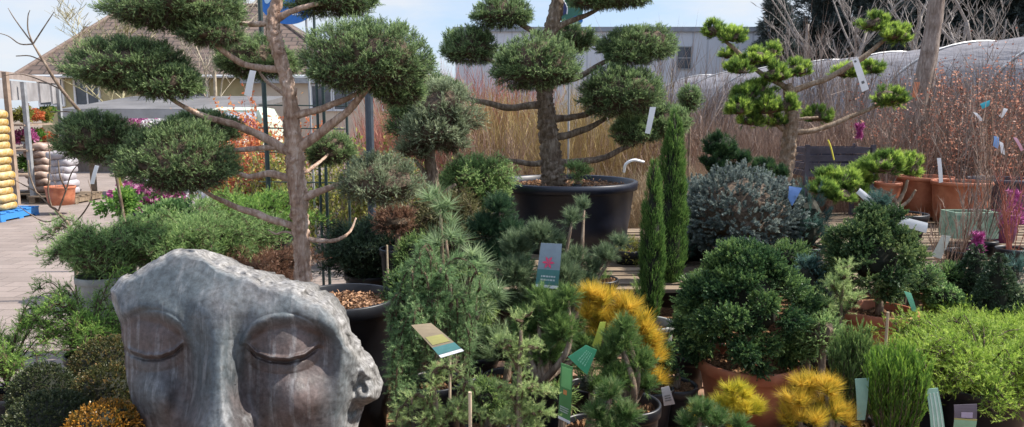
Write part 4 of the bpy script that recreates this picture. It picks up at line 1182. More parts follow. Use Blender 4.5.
# pines
PB = [M['pine_blue'], M['twig']]
PN = [M['pine'], M['twig_in']]
def pine(name, label, Y, px, py, pr, ph, mats, kind, tips, k=1.0, dens=1.0, seed=0, pm=None, hgt=None, woody=True, mul=1.0, tb=0, bl=1.0, per=5):
    """tips: list of (x, y, rx, rz, dy): clumps of brush-like shoots on limbs from the trunk foot"""
    c = at(px, py, Y)
    ph = min(ph, c.z - .002)
    T = thing(name, label, 'pine', (c.x, c.y, c.z - ph))
    pot(T, c, pr, ph, pm or M['black'])
    r = np.random.default_rng(seed)
    limbs = []
    for (x, y, rx, rz, dy) in tips:
        e = at(x, y, Y + dy); m_ = (c + e) / 2 + Vector((r.normal() * .02, r.normal() * .02, -.02))
        limbs.append(tube([(c.x, c.y, c.z - .03), m_, e], [.014, .011, .006], 7, 5, .15, 1))
    V, F = join(limbs)
    part('limbs', make_mesh('limbs', V, F, M['bark2'], smooth=True), T)
    fb = FB(); q = KIND[kind]
    for (x, y, rx, rz, dy) in tips:
        e = np.array(at(x, y, Y + dy)) - np.array(c); s = S(Y + dy)
        Rv = np.array([rx * s, rx * s * .9, rz * s])
        area = 4 * math.pi * (Rv.prod()) ** (2 / 3)
        n = max(6, int(area * q['dens'] * dens / k / k * 1.6)) if not kind.startswith('brush') else per
        d = nrm(r.normal(size=(n, 3)) + [0, 0, .35])
        inset = .55 if kind.startswith('brush') else max(.15, 1 - (q['sl'] * .7 + q['nl'] * .6) * k / max(Rv.max(), .001))
        A = e + d * Rv * (inset * r.uniform(.35, 1.0, (n, 1)))
        shoots(fb, A, d, kind, k, tb, mul=mul, bl=bl)
    part('foliage', fb.mesh('foliage', mats), T, c)
    return T
pine('white_pine', 'soft blue-green pine with long needle brushes above the tilted photo label', 2.95, 455, 372, .115, .31, PB, 'brush',
     [(440, 206, 26, 22, .1), (446, 240, 34, 26, 0), (432, 262, 34, 24, .05), (470, 270, 32, 26, 0), (484, 300, 26, 28, -.02), (452, 300, 30, 26, .08), (476, 330, 26, 24, .02), (420, 290, 26, 26, .12), (462, 350, 20, 16, .1)], .9, 1.25, 51, per=7, mul=1.0)
pine('dwarf_pine', 'grey-green dwarf pine carrying the pink-flower picture label', 3.2, 545, 345, .12, .3, [leafmat('grey_green_needles', (.05, .08, .045), (.13, .19, .10), (.34, .42, .23), .3), M['twig']], 'pine_short',
     [(517, 250, 22, 20, .1), (540, 238, 20, 16, .05), (556, 246, 16, 14, .1), (516, 278, 24, 24, 0), (560, 280, 30, 26, -.03), (540, 300, 32, 24, 0), (586, 288, 18, 16, 0), (576, 262, 16, 14, .05), (512, 308, 20, 18, .05), (572, 222, 8, 16, .05), (584, 210, 6, 14, .1), (606, 258, 16, 9, .05), (620, 246, 10, 7, .08), (594, 270, 16, 10, .05)], .85, 1.35, 52)
pine('mountain_pine', 'deep green pine in shade below the left end of the blue-black tub', 4.3, 500, 300, .15, .3, [leafmat('shade_pine_needles', (.02, .05, .028), (.045, .10, .05), (.12, .20, .09), .2), M['twig_dk']], 'pine_short',
     [(500, 210, 20, 16, 0), (484, 232, 22, 22, 0), (510, 236, 22, 22, 0), (492, 262, 28, 24, 0), (520, 270, 20, 20, .05), (498, 292, 24, 18, 0)], 1.0, 1.3, 53)
pine('mountain_pine', 'dark green pine standing behind the hanging green labels', 2.6, 542, 376, .11, .3, PN, 'pine_short',
     [(530, 326, 26, 22, .1), (552, 312, 22, 18, .05), (560, 334, 24, 20, 0), (524, 350, 22, 20, .1), (548, 356, 26, 20, .05), (568, 300, 12, 12, .05), (540, 300, 12, 12, .1), (586, 350, 16, 18, .1)], .8, 1.5, 54)
pine('mountain_pine', 'dark green candle-tipped pine in front of the golden one', 2.3, 630, 402, .10, .3, PN, 'pine_short',
     [(622, 346, 24, 20, 0), (606, 362, 16, 18, 0), (640, 366, 20, 18, 0), (625, 330, 12, 12, 0), (618, 380, 24, 16, -.02), (644, 388, 14, 12, 0)], .7, 1.5, 55)
pine('mountain_pine', 'pale-tipped green pine at the bottom edge below the golden pine', 1.95, 612, 440, .09, .3, [leafmat('pale_tip_needles', (.03, .07, .022), (.09, .18, .05), (.34, .38, .18), .25), M['twig']], 'pine_short',
     [(610, 398, 14, 20, 0), (598, 418, 16, 16, 0), (626, 418, 18, 16, 0), (612, 430, 26, 14, 0)], .62, 1.5, 56)
GP = [M['pine_goldred'], M['twig']]
pine('golden_pine', 'large golden-orange pine in the centre of the foreground', 2.75, 622, 392, .11, .3, GP, 'brush_up',
     [(602, 304, 22, 16, 0), (592, 318, 22, 16, 0), (626, 312, 18, 16, 0), (616, 326, 22, 18, 0), (638, 330, 16, 20, 0), (648, 350, 14, 20, 0), (655, 366, 12, 16, 0), (652, 384, 12, 14, 0), (590, 300, 14, 14, 0), (646, 338, 14, 16, 0), (600, 334, 18, 14, 0), (636, 352, 14, 16, .05)], .85, 1.9, 57, per=11)
GG = [M['pine_gold'], M['twig']]
pine('golden_pine', 'yellow pine tuft with orange tips in front of the terracotta pot, left one', 2.15, 728, 436, .09, .3, GG, 'brush_up',
     [(736, 396, 18, 14, 0), (722, 410, 20, 14, 0), (748, 412, 18, 14, 0), (704, 420, 16, 12, 0), (736, 424, 26, 12, 0)], .60, 2.1, 58, per=11)
pine('golden_pine', 'yellow pine mound with orange tips at the bottom, right one', 2.1, 812, 444, .1, .3, GP, 'brush_up',
     [(806, 388, 18, 14, .03), (826, 394, 18, 14, 0), (800, 404, 22, 14, 0), (826, 410, 24, 16, 0), (792, 420, 22, 12, 0), (840, 420, 18, 12, 0), (816, 424, 26, 12, -.04)], .62, 2.1, 59, per=11)
pine('mountain_pine', 'low green pine with pale buds between the two yellow pines', 2.0, 712, 446, .09, .3, [leafmat('bud_pine_needles', (.03, .07, .022), (.09, .18, .05), (.30, .36, .16), .25), M['twig']], 'pine_short',
     [(700, 414, 18, 12, 0), (716, 424, 18, 12, 0), (688, 426, 14, 10, 0), (740, 430, 14, 9, 0)], .6, 1.5, 60)

# weeping cedar and larch-like shoots
def weeper(name, label, cat, Y, base, branches, kind, mats, k=1., step=.01, pr=.1, ph=.3, lat=.7, twig=.006, r0=.012, side=0, trunk=None):
    c = at(base[0], base[1], Y); ph = min(ph, c.z - .002)
    T = thing(name, label, cat, (c.x, c.y, c.z - ph))
    pot(T, c, pr, ph, M['black'])
    if trunk:
        V, F = tube([at(p[0], p[1], Y + (p[2] if len(p) > 2 else 0)) for p in trunk], [r0 * (1 - .6 * i / (len(trunk) - 1)) for i in range(len(trunk))], 9, 6, .12, 2)
        part('trunk', make_mesh('trunk', V, F, M['bark2'], smooth=True), T)
    B = [[np.array(at(p[0], p[1], Y + (p[2] if len(p) > 2 else 0)) - c) for p in b] for b in branches]
    part('branch_sprays', arch_foliage('branch_sprays', B, kind, mats, step, k, lat=lat, twig=twig, side=side), T, c)
def curtain(b, n, spread, drop, seed, depth=.08):
    """hanging side shoots off an arching branch"""
    r = np.random.default_rng(seed); B = [b]
    P = np.array([(p[0], p[1], p[2] if len(p) > 2 else 0) for p in b], float)
    for i in range(n):
        t = r.uniform(.15, 1) * (len(P) - 1); j = min(int(t), len(P) - 2); f = t - j
        o = P[j] * (1 - f) + P[j + 1] * f
        dx = r.uniform(-spread, spread); dd = drop * r.uniform(.4, 1.1)
        B.append([tuple(o), (o[0] + dx * .7, o[1] + dd * .25, o[2] + r.uniform(-depth, depth)), (o[0] + dx, o[1] + dd, o[2] + r.uniform(-depth, depth))])
    return B
wb = []
for i, b in enumerate([[(433, 352), (439, 300), (443, 272), (457, 258), (475, 268), (481, 290)], [(433, 340), (433, 290), (423, 272), (413, 290), (407, 320), (397, 350)],
          [(433, 330), (429, 280), (417, 262), (403, 280), (397, 310)], [(433, 350), (431, 315), (419, 300), (405, 330), (403, 370), (409, 396)], [(433, 350), (447, 310), (459, 296), (467, 316), (461, 340)],
          [(433, 345), (421, 330), (409, 340), (399, 366), (397, 392)], [(439, 300), (435, 262, .05), (427, 244, .05), (417, 256, .05), (411, 276, .05)], [(433, 340), (423, 310, -.08), (415, 306, -.1), (401, 336, -.1), (401, 374, -.1)]]):
    wb += curtain(b, 13, 11, 44, 70 + i)
weeper('weeping_cedar', 'blue-green weeping cedar spilling down right of the stone face', 'cedar', 2.75, (435, 380), wb, 'cedar', [M['cedar'], M['twig']], .62, .0065, .11, .36, trunk=[(435, 382), (433, 330), (437, 290), (441, 268)])
lb = []
for i, b in enumerate([[(440, 440), (434, 400), (432, 376), (442, 366), (456, 370), (466, 380), (470, 390)], [(438, 430), (428, 400), (416, 394), (404, 404), (396, 420)], [(440, 430), (450, 408), (462, 402), (474, 412)], [(440, 440), (436, 420), (430, 412), (424, 424)]]):
    lb += curtain(b, 12, 9, 16, 80 + i, .04)
weeper('weeping_larch', 'pale green larch with a hooked arching tip at the bottom', 'larch', 1.95, (440, 452), lb, 'cedar', [M['larch'], M['twig']], .5, .006, .09, .3, trunk=[(440, 454), (436, 410), (433, 380)])
cb = []
for i, b in enumerate([[(520, 440), (519, 400), (518, 360), (521, 330), (523, 314)], [(520, 430), (512, 396), (500, 384)], [(520, 400), (532, 384), (544, 392)], [(519, 370), (508, 350), (504, 340)], [(520, 420), (534, 410), (548, 414)], [(520, 430), (506, 418), (496, 420)], [(519, 352), (528, 346), (534, 348)], [(520, 440), (526, 424), (540, 430)]]):
    cb += curtain(b, 9, 10, -9 if i == 0 else 3, 90 + i, .04)
weeper('young_cedar', 'upright pale green young cedar left of the hanging green labels', 'cedar', 1.95, (520, 452), cb, 'cedar', [M['larch'], M['twig']], .5, .006, .09, .3, trunk=[(520, 454), (519, 390), (521, 330)])
sb = []
for i, b in enumerate([[(838, 350), (840, 320), (842, 290), (844, 268)], [(838, 330), (830, 312), (824, 306)], [(840, 320), (850, 306), (856, 300)], [(838, 345), (826, 334), (820, 330)], [(840, 300), (834, 288), (830, 286)]]):
    sb += curtain(b, 9, 7, -8, 100 + i, .05)
weeper('young_cedar', 'slender pale young fir between the two dark cypresses', 'fir', 2.95, (838, 356), sb, 'cedar', [M['larch'], M['twig']], .62, .008, .08, .26, trunk=[(838, 358), (840, 320), (844, 272)])
mound('dwarf_cypress', 'bluish soft shrub under the curly dark cypress at its right', 'shrub', 2.85, 822, 335, 20, 24, 'juniper_soft', [M['juniper_sage'], M['twig_in']], .8, .08, deck=.29, ph=.2, lump=.3)
mound('mountain_pine', 'small dark green shrub behind the hooked larch', 'shrub', 2.5, 488, 398, 22, 22, 'juniper_soft', [M['pine'], M['twig_dk']], .8, .08, deck=.29, ph=.2, lump=.3)

# ------------------------------------------------------------------ BACKGROUND SHRUBS AND TREES
def rods(name, n, h, rad, mats, lean=.12, fork=3, w=.012, seed=0, leaves=None, nleaf=0, base=0.05, flat=1.0, leafsz=.05):
    """a multi-stemmed bare shrub: many forking upright rods"""
    r = np.random.default_rng(seed); fb = FB()
    P, Dn, L, W, Tt = [], [], [], [], []
    tips = []
    for i in range(n):
        a = r.random() * 6.283; q = math.sqrt(r.random())
        o = np.array([math.cos(a) * base * q, math.sin(a) * base * q, 0])
        d = nrm(np.array([math.cos(a) * lean * q * 2 + r.normal() * .05, math.sin(a) * lean * q * 2 + r.normal() * .05, 1.0]))
        l = h * r.uniform(.6, 1.05); t = r.random()
        k = 4
        for j in range(k):
            d = nrm(d + r.normal(size=3) * [.06, .06, 0])
            e = o + d * l / k
            P.append(o); Dn.append(d); L.append(l / k * 1.25 if j < k - 1 else l / k); W.append(w * (1 - .18 * j)); Tt.append(t)
            if j > 0:
                for f in range(fork):
                    d2 = nrm(d + r.normal(size=3) * .33 + [0, 0, .25]); l2 = l * r.uniform(.08, .24)
                    s0 = o + d * l / k * r.random()
                    P.append(s0); Dn.append(d2); L.append(l2); W.append(w * .5); Tt.append(min(1, t + .15))
                    tips.append((s0, d2, l2))
            o = e
    P = np.array(P); Dn = np.array(Dn)
    fb.tri(P, Dn, np.array(L) * 1.15, np.array(W), np.array(Tt), 0)
    fb.tri(P, Dn, np.array(L) * 1.15, np.array(W), np.array(Tt), 0)
    if nleaf:
        idx = r.integers(0, len(tips), nleaf)
        A = np.array([tips[i][0] + tips[i][1] * tips[i][2] * r.uniform(.2, 1) for i in idx])
        dd = nrm(r.normal(size=(nleaf, 3)))
        fb.leaf(A, dd, leafsz * r.uniform(.6, 1.2, nleaf), leafsz * .55, r.random(nleaf), 1)
    return fb.mesh(name, mats + ([leaves] if leaves else [M['twig']]))
def shrub_row(kind_name, label, cat, group, protos, spots):
    for i, (x, y, sc) in enumerate(spots):
        me = protos[i % len(protos)]
        o = bpy.data.objects.new(kind_name, me); C.objects.link(o)
        o.location = (x, y, 0); o.rotation_euler = (0, 0, i * 2.4); o.scale = (sc, sc, sc * (1 + .06 * math.sin(i * 2.7)))
        tagp(o, label, cat, group)
r0 = np.random.default_rng(5)
def grid_spots(px0, px1, Y0, Y1, n, sc=(.9, 1.1)):
    out = []
    for i in range(n):
        Y = Y0 + (Y1 - Y0) * r0.random()
        px = px0 + (px1 - px0) * (i + r0.random()) / n
        out.append((at(px, 115, Y).x, Y, r0.uniform(*sc)))
    return out
gold = [rods('golden_stemmed_shrub', 75, 1.75, .2, [M['stem_gold']], .12, 4, .009, s, base=.16) for s in (1, 2)]
redp = [rods('red_stemmed_shrub', 100, 1.75, .2, [M['stem_red']], .12, 3, .011, s, base=.16) for s in (3, 4)]
pink = [rods('bare_shrub', 90, 1.55, .2, [M['stem_pink']], .16, 5, .010, s, base=.14) for s in (5, 6, 7)]
grey = [rods('bare_shrub', 60, 2.3, .2, [M['stem_grey']], .18, 7, .013, s, base=.12) for s in (8, 9)]
straw = [rods('straw_grass_clump', 150, 1.05, .2, [M['stem_straw']], .22, 2, .010, s, base=.14) for s in (10, 11)]
shrub_row('golden_stemmed_shrub', 'golden-stemmed bare shrub in the row behind the large blue-black tub', 'shrub', 'golden-stemmed bare shrubs', gold, grid_spots(408, 645, 8.2, 11, 26, (.95, 1.12)))
shrub_row('red_stemmed_shrub', 'red-stemmed bare shrub in the row behind the golden ones', 'shrub', 'red-stemmed bare shrubs', redp, grid_spots(395, 530, 10.8, 12.2, 9, (1.1, 1.35)) + grid_spots(380, 440, 8.3, 10, 4, (.9, 1.05)))
shrub_row('bare_shrub', 'pinkish-brown bare shrub in the hedge behind the blue spruces', 'shrub', 'pinkish bare shrubs', pink, grid_spots(640, 905, 8.0, 11.5, 25, (.85, 1.1)))
shrub_row('bare_shrub', 'tall grey twiggy shrub in front of the polytunnel', 'shrub', 'tall grey twiggy shrubs', grey, grid_spots(650, 1030, 9.5, 13, 12, (.85, 1.15)))
shrub_row('straw_grass_clump', 'straw-coloured grass clump behind the dark pad pine', 'grass clump', 'straw grass clumps', straw, grid_spots(635, 760, 7.2, 8, 10, (.9, 1.1)))
copper = [rods('copper_leaved_shrub', 46, 1.9, .2, [M['stem_grey']], .20, 6, .012, s, M['copper'], 2000, base=.12, leafsz=.034) for s in (12, 13, 14)]
shrub_row('copper_leaved_shrub', 'copper-leaved twiggy shrub behind the terracotta pots at the right', 'shrub', 'copper-leaved shrubs', copper, grid_spots(905, 1045, 7.9, 10, 13, (.9, 1.06)) + [(5.35, 7.9, 1.12), (6.3, 9.2, 1.2)])
flame = [rods('flame_leaved_shrub', 30, 1.45, .2, [M['stem_red']], .2, 5, .010, s, M['redleaf'], 1200, base=.12, leafsz=.05) for s in (15, 16)]
shrub_row('flame_leaved_shrub', 'orange-red leaved shrub behind the trunk of the nearest cloud tree', 'shrub', 'orange-red leaved shrubs', flame, grid_spots(205, 285, 8.5, 10.5, 9, (.95, 1.15)))
yg = [rods('yellow_green_shrub', 30, 1.15, .2, [M['stem_grey']], .2, 5, .010, s, M['yellowgreen'], 1500, base=.12, leafsz=.05) for s in (17, 18)]
shrub_row('yellow_green_shrub', 'yellow-green leaved shrub behind the dark trellis', 'shrub', 'yellow-green leaved shrubs', yg, grid_spots(238, 405, 7.2, 8.6, 10, (.85, 1.1)))
shrub_row('red_stemmed_shrub', 'red-brown bare shrub between the trellis and the grey-green crown', 'shrub', 'red-brown bare shrubs', redp, grid_spots(340, 420, 8.8, 9.8, 4, (.8, .9)))
shrub_row('potted_evergreen', 'small rounded evergreen in the bare shrub hedge', 'shrub', 'small evergreens in the hedge',
          [ellipsoid_foliage('potted_evergreen', .24, .24, .3, 'juniper', JM, 1.6, .25, seed=4)], [])
for (x, y, Y, rr_, zz, lb_) in ((690, 100, 7.6, .13, .17, 'small dark evergreen tuft rising from the bare hedge'), (372, 0, 0, 0, 0, None)):
    if lb_:
        T, c = mound('evergreen_standard', lb_, 'shrub', Y, x, y, 12, 15, 'juniper', JM, 1.3, .14, deck=.0, ph=.3, lump=.2)

def bare_tree(name, label, base, h, r0_, seed, mat, spread=.5, levels=4, lean=(0, 0), kids=4, thing_cat='tree', min_r=.004, first=.25):
    rr_ = random.Random(seed)
    tubes, twigs = [], []
    def grow(p, d, L, r, lv):
        n = 4; pts = [p]; q = p.copy(); dd = d.copy()
        for i in range(n):
            dd = (dd + Vector((rr_.gauss(0, .10), rr_.gauss(0, .10), rr_.gauss(.03, .05)))).normalized()
            q = q + dd * L / n; pts.append(q.copy())
        rad = [r * (1 - .45 * i / n) for i in range(n + 1)]
        (tubes if lv == levels else twigs).append(tube([tuple(x) for x in pts], rad, 8 if lv >= levels - 1 else 4, 4 if lv >= levels - 1 else 2, .1 if lv == levels else 0, seed))
        if lv == 0: return
        for k in range(kids + (3 if lv == levels else 0)):
            t = rr_.uniform(first if lv == levels else .2, 1.0); i = min(int(t * n), n - 1)
            o = pts[i].lerp(pts[i + 1], t * n - i)
            a = rr_.random() * 6.283
            side = Vector((math.cos(a), math.sin(a), 0))
            nd = (dd * (1 - spread) + side * spread + Vector((0, 0, .25))).normalized()
            grow(o, nd, L * rr_.uniform(.42, .62), max(min_r, r * .42), lv - 1)
    grow(Vector(base), Vector((lean[0], lean[1], 1)).normalized(), h, r0_, levels)
    T = thing(name, label, thing_cat, base)
    V, F = join(tubes); part('trunk', make_mesh('trunk', V, F, mat, smooth=True), T)
    V, F = join(twigs); part('crown', make_mesh('crown', V, F, mat), T)
    return T
# leaning pair of trunks
def trunk_only(label, pts, Y, rads, Bx):
    P = [at(x, y, Y) for x, y in pts]
    P[0].z = 0
    T = thing('young_tree', label, 'tree', tuple(P[0]))
    V, F = tube(P, rads, 12, 8, .12, 3); part('trunk', make_mesh('trunk', V, F, M['bark_grey'], smooth=True), T)
    tw = []
    rr_ = random.Random(Bx)
    for i in range(16):
        t = rr_.uniform(.45, 1); q = P[-2].lerp(P[-1], t) if t > .7 else P[-3].lerp(P[-2], t)
        e = q + Vector((rr_.uniform(-.7, .7), rr_.uniform(-.5, .5), rr_.uniform(.3, .9)))
        tw.append(tube([q, (q + e) / 2 + Vector((0, 0, .05)), e], [.014, .01, .004], 5, 3))
    V, F = join(tw); part('crown', make_mesh('crown', V, F, M['bark_grey']), T)
trunk_only('leaning grey tree trunk, the thicker of the crossing pair', [(905, 200), (907, 160), (913, 125), (922, 85), (931, 40), (937, 0), (944, -50), (950, -100)], 8.6, [.11, .105, .10, .095, .09, .085, .07, .05], 1)
trunk_only('leaning grey tree trunk, the thinner of the crossing pair', [(918, 200), (920, 160), (925, 120), (930, 85), (936, 40), (941, 0), (950, -50), (958, -100)], 8.9, [.05, .05, .047, .045, .045, .04, .035, .02], 2)
for i, (x, Y, h, r, lb_) in enumerate([(845, 24, 6.0, .09, 'pale bare tree in front of the dark firs, left one'), (905, 27, 7.0, .11, 'pale bare tree in front of the dark firs, middle one'), (985, 22, 6.0, .10, 'pale bare tree in front of the dark firs, right one'),
                                  (800, 30, 7.0, .10, 'bare tree behind the bright green cloud pine'), (958, 26, 6.5, .09, 'slender bare tree above the polytunnel roof')]):
    c = at(x, 115, Y)
    bare_tree('bare_tree', lb_, (c.x, Y, 0), h * .75, r, i + 3, stuffmat('pale_grey_bark', (.15, .13, .115), (.32, .28, .25), 12), .5, 4, min_r=.009, kids=3)
c = at(700, 115, 9.4)
bare_tree('bare_tree', 'thin bare sapling in front of the warehouse window', (c.x, 9.4, 0), 1.6, .022, 21, M['bark_grey'], .4, 3, min_r=.004, kids=3)
c = at(62, 115, 16)
bare_tree('bare_tree', 'fine bare tree in front of the tiled roof at the left', (c.x, 24, 0), 4.4, .07, 22, stuffmat('straw_bark', (.30, .25, .18), (.48, .42, .32), 12), .5, 4, min_r=.010)
c = at(95, 115, 24)
bare_tree('bare_tree', 'bare tree with yellowish twigs under the tiled roof', (c.x, 26, 0), 4.0, .07, 25, stuffmat('olive_bark', (.28, .25, .14), (.46, .42, .26), 12), .6, 4, min_r=.010, kids=5)
# bare sapling on the left by the juniper
c = at(74, 232, 4.9)
T = thing('bare_sapling', 'bare brown sapling with wide thin branches beside the paving', 'sapling', (c.x, 4.9, 0))
sap = [([(76, 290), (74, 240), (52, 175), (38, 130), (30, 95)], .014), ([(60, 200), (54, 212), (38, 196), (30, 180)], .005)]
V, F = stalk([(78, 300), (73, 236), (58, 212), (50, 206)], 4.9, [.015, .013, .010, .008], 7, 5); V2, F2 = stalk([(110, 142), (86, 118), (62, 90), (44, 62), (33, 44)], 4.6, [.009, .011, .011, .009, .005], 7, 5)
part('trunk', make_mesh('trunk', V, F, M['bark2'], smooth=True), T)
tw = []
for pp in [[(50, 206), (36, 192), (22, 184), (8, 176)], [(52, 208), (48, 190), (50, 160), (46, 128)], [(58, 212), (66, 190), (72, 172), (84, 158)], [(36, 192), (30, 176), (28, 160)], [(62, 216), (46, 222), (30, 214), (18, 206)], [(66, 190), (60, 176), (58, 160)], [(70, 228), (84, 212), (92, 196), (88, 180)]]:
    tw.append(stalk(pp, 4.9, [.006, .005, .004, .002][:len(pp)], 5, 4))
V, F = join(tw); part('branches', make_mesh('branches', V, F, M['bark2']), T)
c2 = at(118, 150, 4.6)
T = thing('bare_sapling', 'tall bare sapling with forked tip crossing the tiled roof at the left', 'sapling', (c2.x, 4.6, 0))
part('trunk', make_mesh('trunk', *join([(V2, F2), tube([(c2.x + .06, 4.6, 0), (c2.x + .03, 4.6, .7), at(110, 142, 4.6)], [.013, .011, .009], 7, 5)]), M['bark2'], smooth=True), T)
tw = []
for pp in [[(33, 44), (24, 32), (14, 18), (8, 8)], [(33, 44), (28, 30), (28, 16), (30, 10)], [(33, 44), (42, 30), (50, 18), (54, 12)], [(33, 44), (20, 44), (8, 36), (-6, 32)], [(62, 90), (40, 80), (20, 74), (2, 76)], [(44, 62), (30, 56), (16, 56)], [(86, 118), (70, 112), (50, 112)]]:
    tw.append(stalk(pp, 4.6, [.005, .004, .003, .002][:len(pp)], 5, 4))
V, F = join(tw); part('branches', make_mesh('branches', V, F, M['bark2']), T)

# dark firs at the back right
FM = [M['fir_far'], M['twig_dk']]
firp = []
for sd_ in (1, 2, 3):
    firp.append(column_foliage('crown', lambda t: 2.6 * (1 - t) ** .8 * (.55 + .45 * abs(math.sin(t * 22 + sd_))) + .1, 13, 'dark_fir', FM, 1.0, 2.6, seed=sd_, rough=.3, core=.55))
ftr = make_mesh('trunk', *tube([(0, 0, 0), (0, 0, 12)], [.25, .05], 8, 4), M['bark2'])
for i, (x, Y, sc, lb_) in enumerate([(772, 40, .62, 'dark fir at the left end of the far row'), (815, 43, .85, 'second dark fir from the left in the far row'), (862, 41, .95, 'dark fir behind the pale bare tree, third from the left'), (912, 44, 1.1, 'tall dark fir behind the leaning trunks'),
                                     (962, 42, 1.1, 'dark fir above the polytunnel, second from the right'), (1018, 40, 1.15, 'dark fir at the right edge of the frame')]):
    T = thing('fir_tree', lb_, 'tree', (at(x, 115, Y).x, Y, 0))
    tr = bpy.data.objects.new('trunk', ftr); C.objects.link(tr); tr.parent = T
    cr = bpy.data.objects.new('crown', firp[i % 3]); C.objects.link(cr); cr.parent = T; cr.location = (0, 0, .6)
    T.scale = (sc * 1.15, sc * 1.15, sc); T.rotation_euler = (0, 0, i * 1.3)

# ------------------------------------------------------------------ POTS AT THE RIGHT
def barepot(label, px, py, Y, r, h, mat, tw=None, seed=1, name='potted_shrub', cat='potted shrub', square=False, hgt=.9, n=16, leaves=None, nl=0):
    c = at(px, py, Y)
    h = min(h, c.z - .002)
    T = thing(name, label, cat, (c.x, c.y, c.z - h))
    pot(T, c, r, h, mat, taper=.85)
    me = rods('stems', n, hgt, .1, [tw or M['stem_grey']], .18, 4, .009, seed, leaves, nl, base=r * .35, leafsz=.03)
    part('stems', me, T, c - Vector((0, 0, .05)))
barepot('bare shrub in the terracotta pot right of the leaning trunks, rear one', 925, 176, 7.5, .27, .40, M['terracotta'], M['stem_grey'], 31, hgt=1.1)
barepot('bare shrub in the widest terracotta pot at the right', 962, 181, 7.0, .26, .40, M['terracotta'], M['stem_grey'], 32, hgt=1.2)
barepot('bare shrub in the dark violet-grey pot beside the terracotta pots', 1002, 178, 7.3, .30, .44, M['violetgrey'], M['stem_grey'], 33, hgt=1.2)
barepot('bare shrub in the small terracotta pot behind the low pad pine', 888, 182, 7.4, .13, .26, M['terracotta'], M['stem_grey'], 34, hgt=.8)
barepot('bare shrub in the purple pot below the dark violet-grey one', 992, 212, 5.6, .19, .22, M['purple_pot'], M['stem_pink'], 35, hgt=.9, leaves=M['magenta'], nl=0)
barepot('bare twigs in the black nursery pot right of the pale board label', 962, 250, 4.9, .10, .16, M['black'], M['stem_pink'], 36, hgt=.5)
barepot('bare twigs in the black nursery pot left of the dark cones', 946, 272, 4.65, .09, .13, M['black'], M['stem_pink'], 37, hgt=.5)
barepot('bare twigs in the black nursery pot at the right edge', 1012, 248, 4.9, .10, .17, M['black'], M['stem_red'], 38, hgt=.6)
barepot('bare twigs in the black pot between the purple pot and the cones', 985, 240, 5.1, .08, .14, M['black'], M['stem_grey'], 39, hgt=.5)
# glazed green square planter
c = at(970, 211, 5.5)
T = thing('glazed_planter', 'pale green speckled planter in front of the terracotta pots', 'planter', (c.x, c.y, c.z - .2))
V, F = join([box(-.17, .17, -.10, -.08, -.2, 0), box(-.17, .17, .08, .10, -.2, 0), box(-.17, -.15, -.08, .08, -.2, 0), box(.15, .17, -.08, .08, -.2, 0), box(-.15, .15, -.08, .08, -.2, -.18)])
part('body', make_mesh('planter', V, F, stuffmat('green_glaze', (.12, .26, .18), (.40, .52, .38), 26, .35, .5)), T, c)
part('soil', make_mesh('soil', *box(-.148, .148, -.078, .078, -.178, -.03), M['soil']), T, c)
part('stems', rods('stems', 14, .5, .1, [M['stem_grey']], .2, 3, .007, 41, base=.06), T, c - Vector((0, 0, .04)))
# magenta net bag bits
def net(label, px, py, Y, w_, h_, seed):
    c = at(px, py, Y); s = S(Y)
    r = np.random.default_rng(seed); n = 900
    fb = FB()
    a = r.random(n) * 6.283; z = r.random(n)
    P = np.stack([np.cos(a) * w_ * s * (.6 + .4 * np.sin(z * 5 + seed)), np.sin(a) * w_ * s * .6, z * h_ * s], 1)
    fb.tri(P, nrm(r.normal(size=(n, 3)) + [0, 0, .3]), .035, .006, r.random(n) * .4 + .1, 0)
    single('root_net', fb.mesh('root_net', [M['magenta_net']]), label, 'net', tuple(c))
M['magenta_net'] = stemmat('magenta_netting', (.34, .04, .20), (.52, .10, .34))
net('magenta netting wound round the purple pot at the right edge', 1012, 224, 5.3, 12, 34, 1)
net('small magenta netting scrap hanging below the purple pot', 977, 250, 4.7, 6, 17, 2)
net('magenta ribbon of netting in the bare hedge above the dark crate', 859, 138, 7.2, 4, 14, 3)
# dark crate at (840,158)
c = at(832, 145, 7.6); s = S(7.6)
T = thing('dark_crate', 'dark grey slatted plastic crate in the bare hedge', 'crate', (c.x, c.y, c.z - 28 * s))
it = []
wd, hh = 32 * s, 30 * s
for k_ in range(4):
    z0 = -hh + k_ * hh / 4
    it += [box(-wd, wd, -.2, -.185, z0, z0 + hh / 4 - .02), box(-wd, wd, .185, .2, z0, z0 + hh / 4 - .02), box(-wd, -wd + .015, -.184, .184, z0, z0 + hh / 4 - .02), box(wd - .015, wd, -.184, .184, z0, z0 + hh / 4 - .02)]
for sx in (-1, 1):
    for sy in (-1, 1): it.append(box(sx * wd - .02, sx * wd + .02, sy * .2 - .018, sy * .2 + .018, -c.z + .002, .01))
it.append(box(-wd + .016, wd - .016, -.184, .184, -hh, -hh + .015))
part('body', make_mesh('crate', *join(it), M['violetgrey']), T, c)

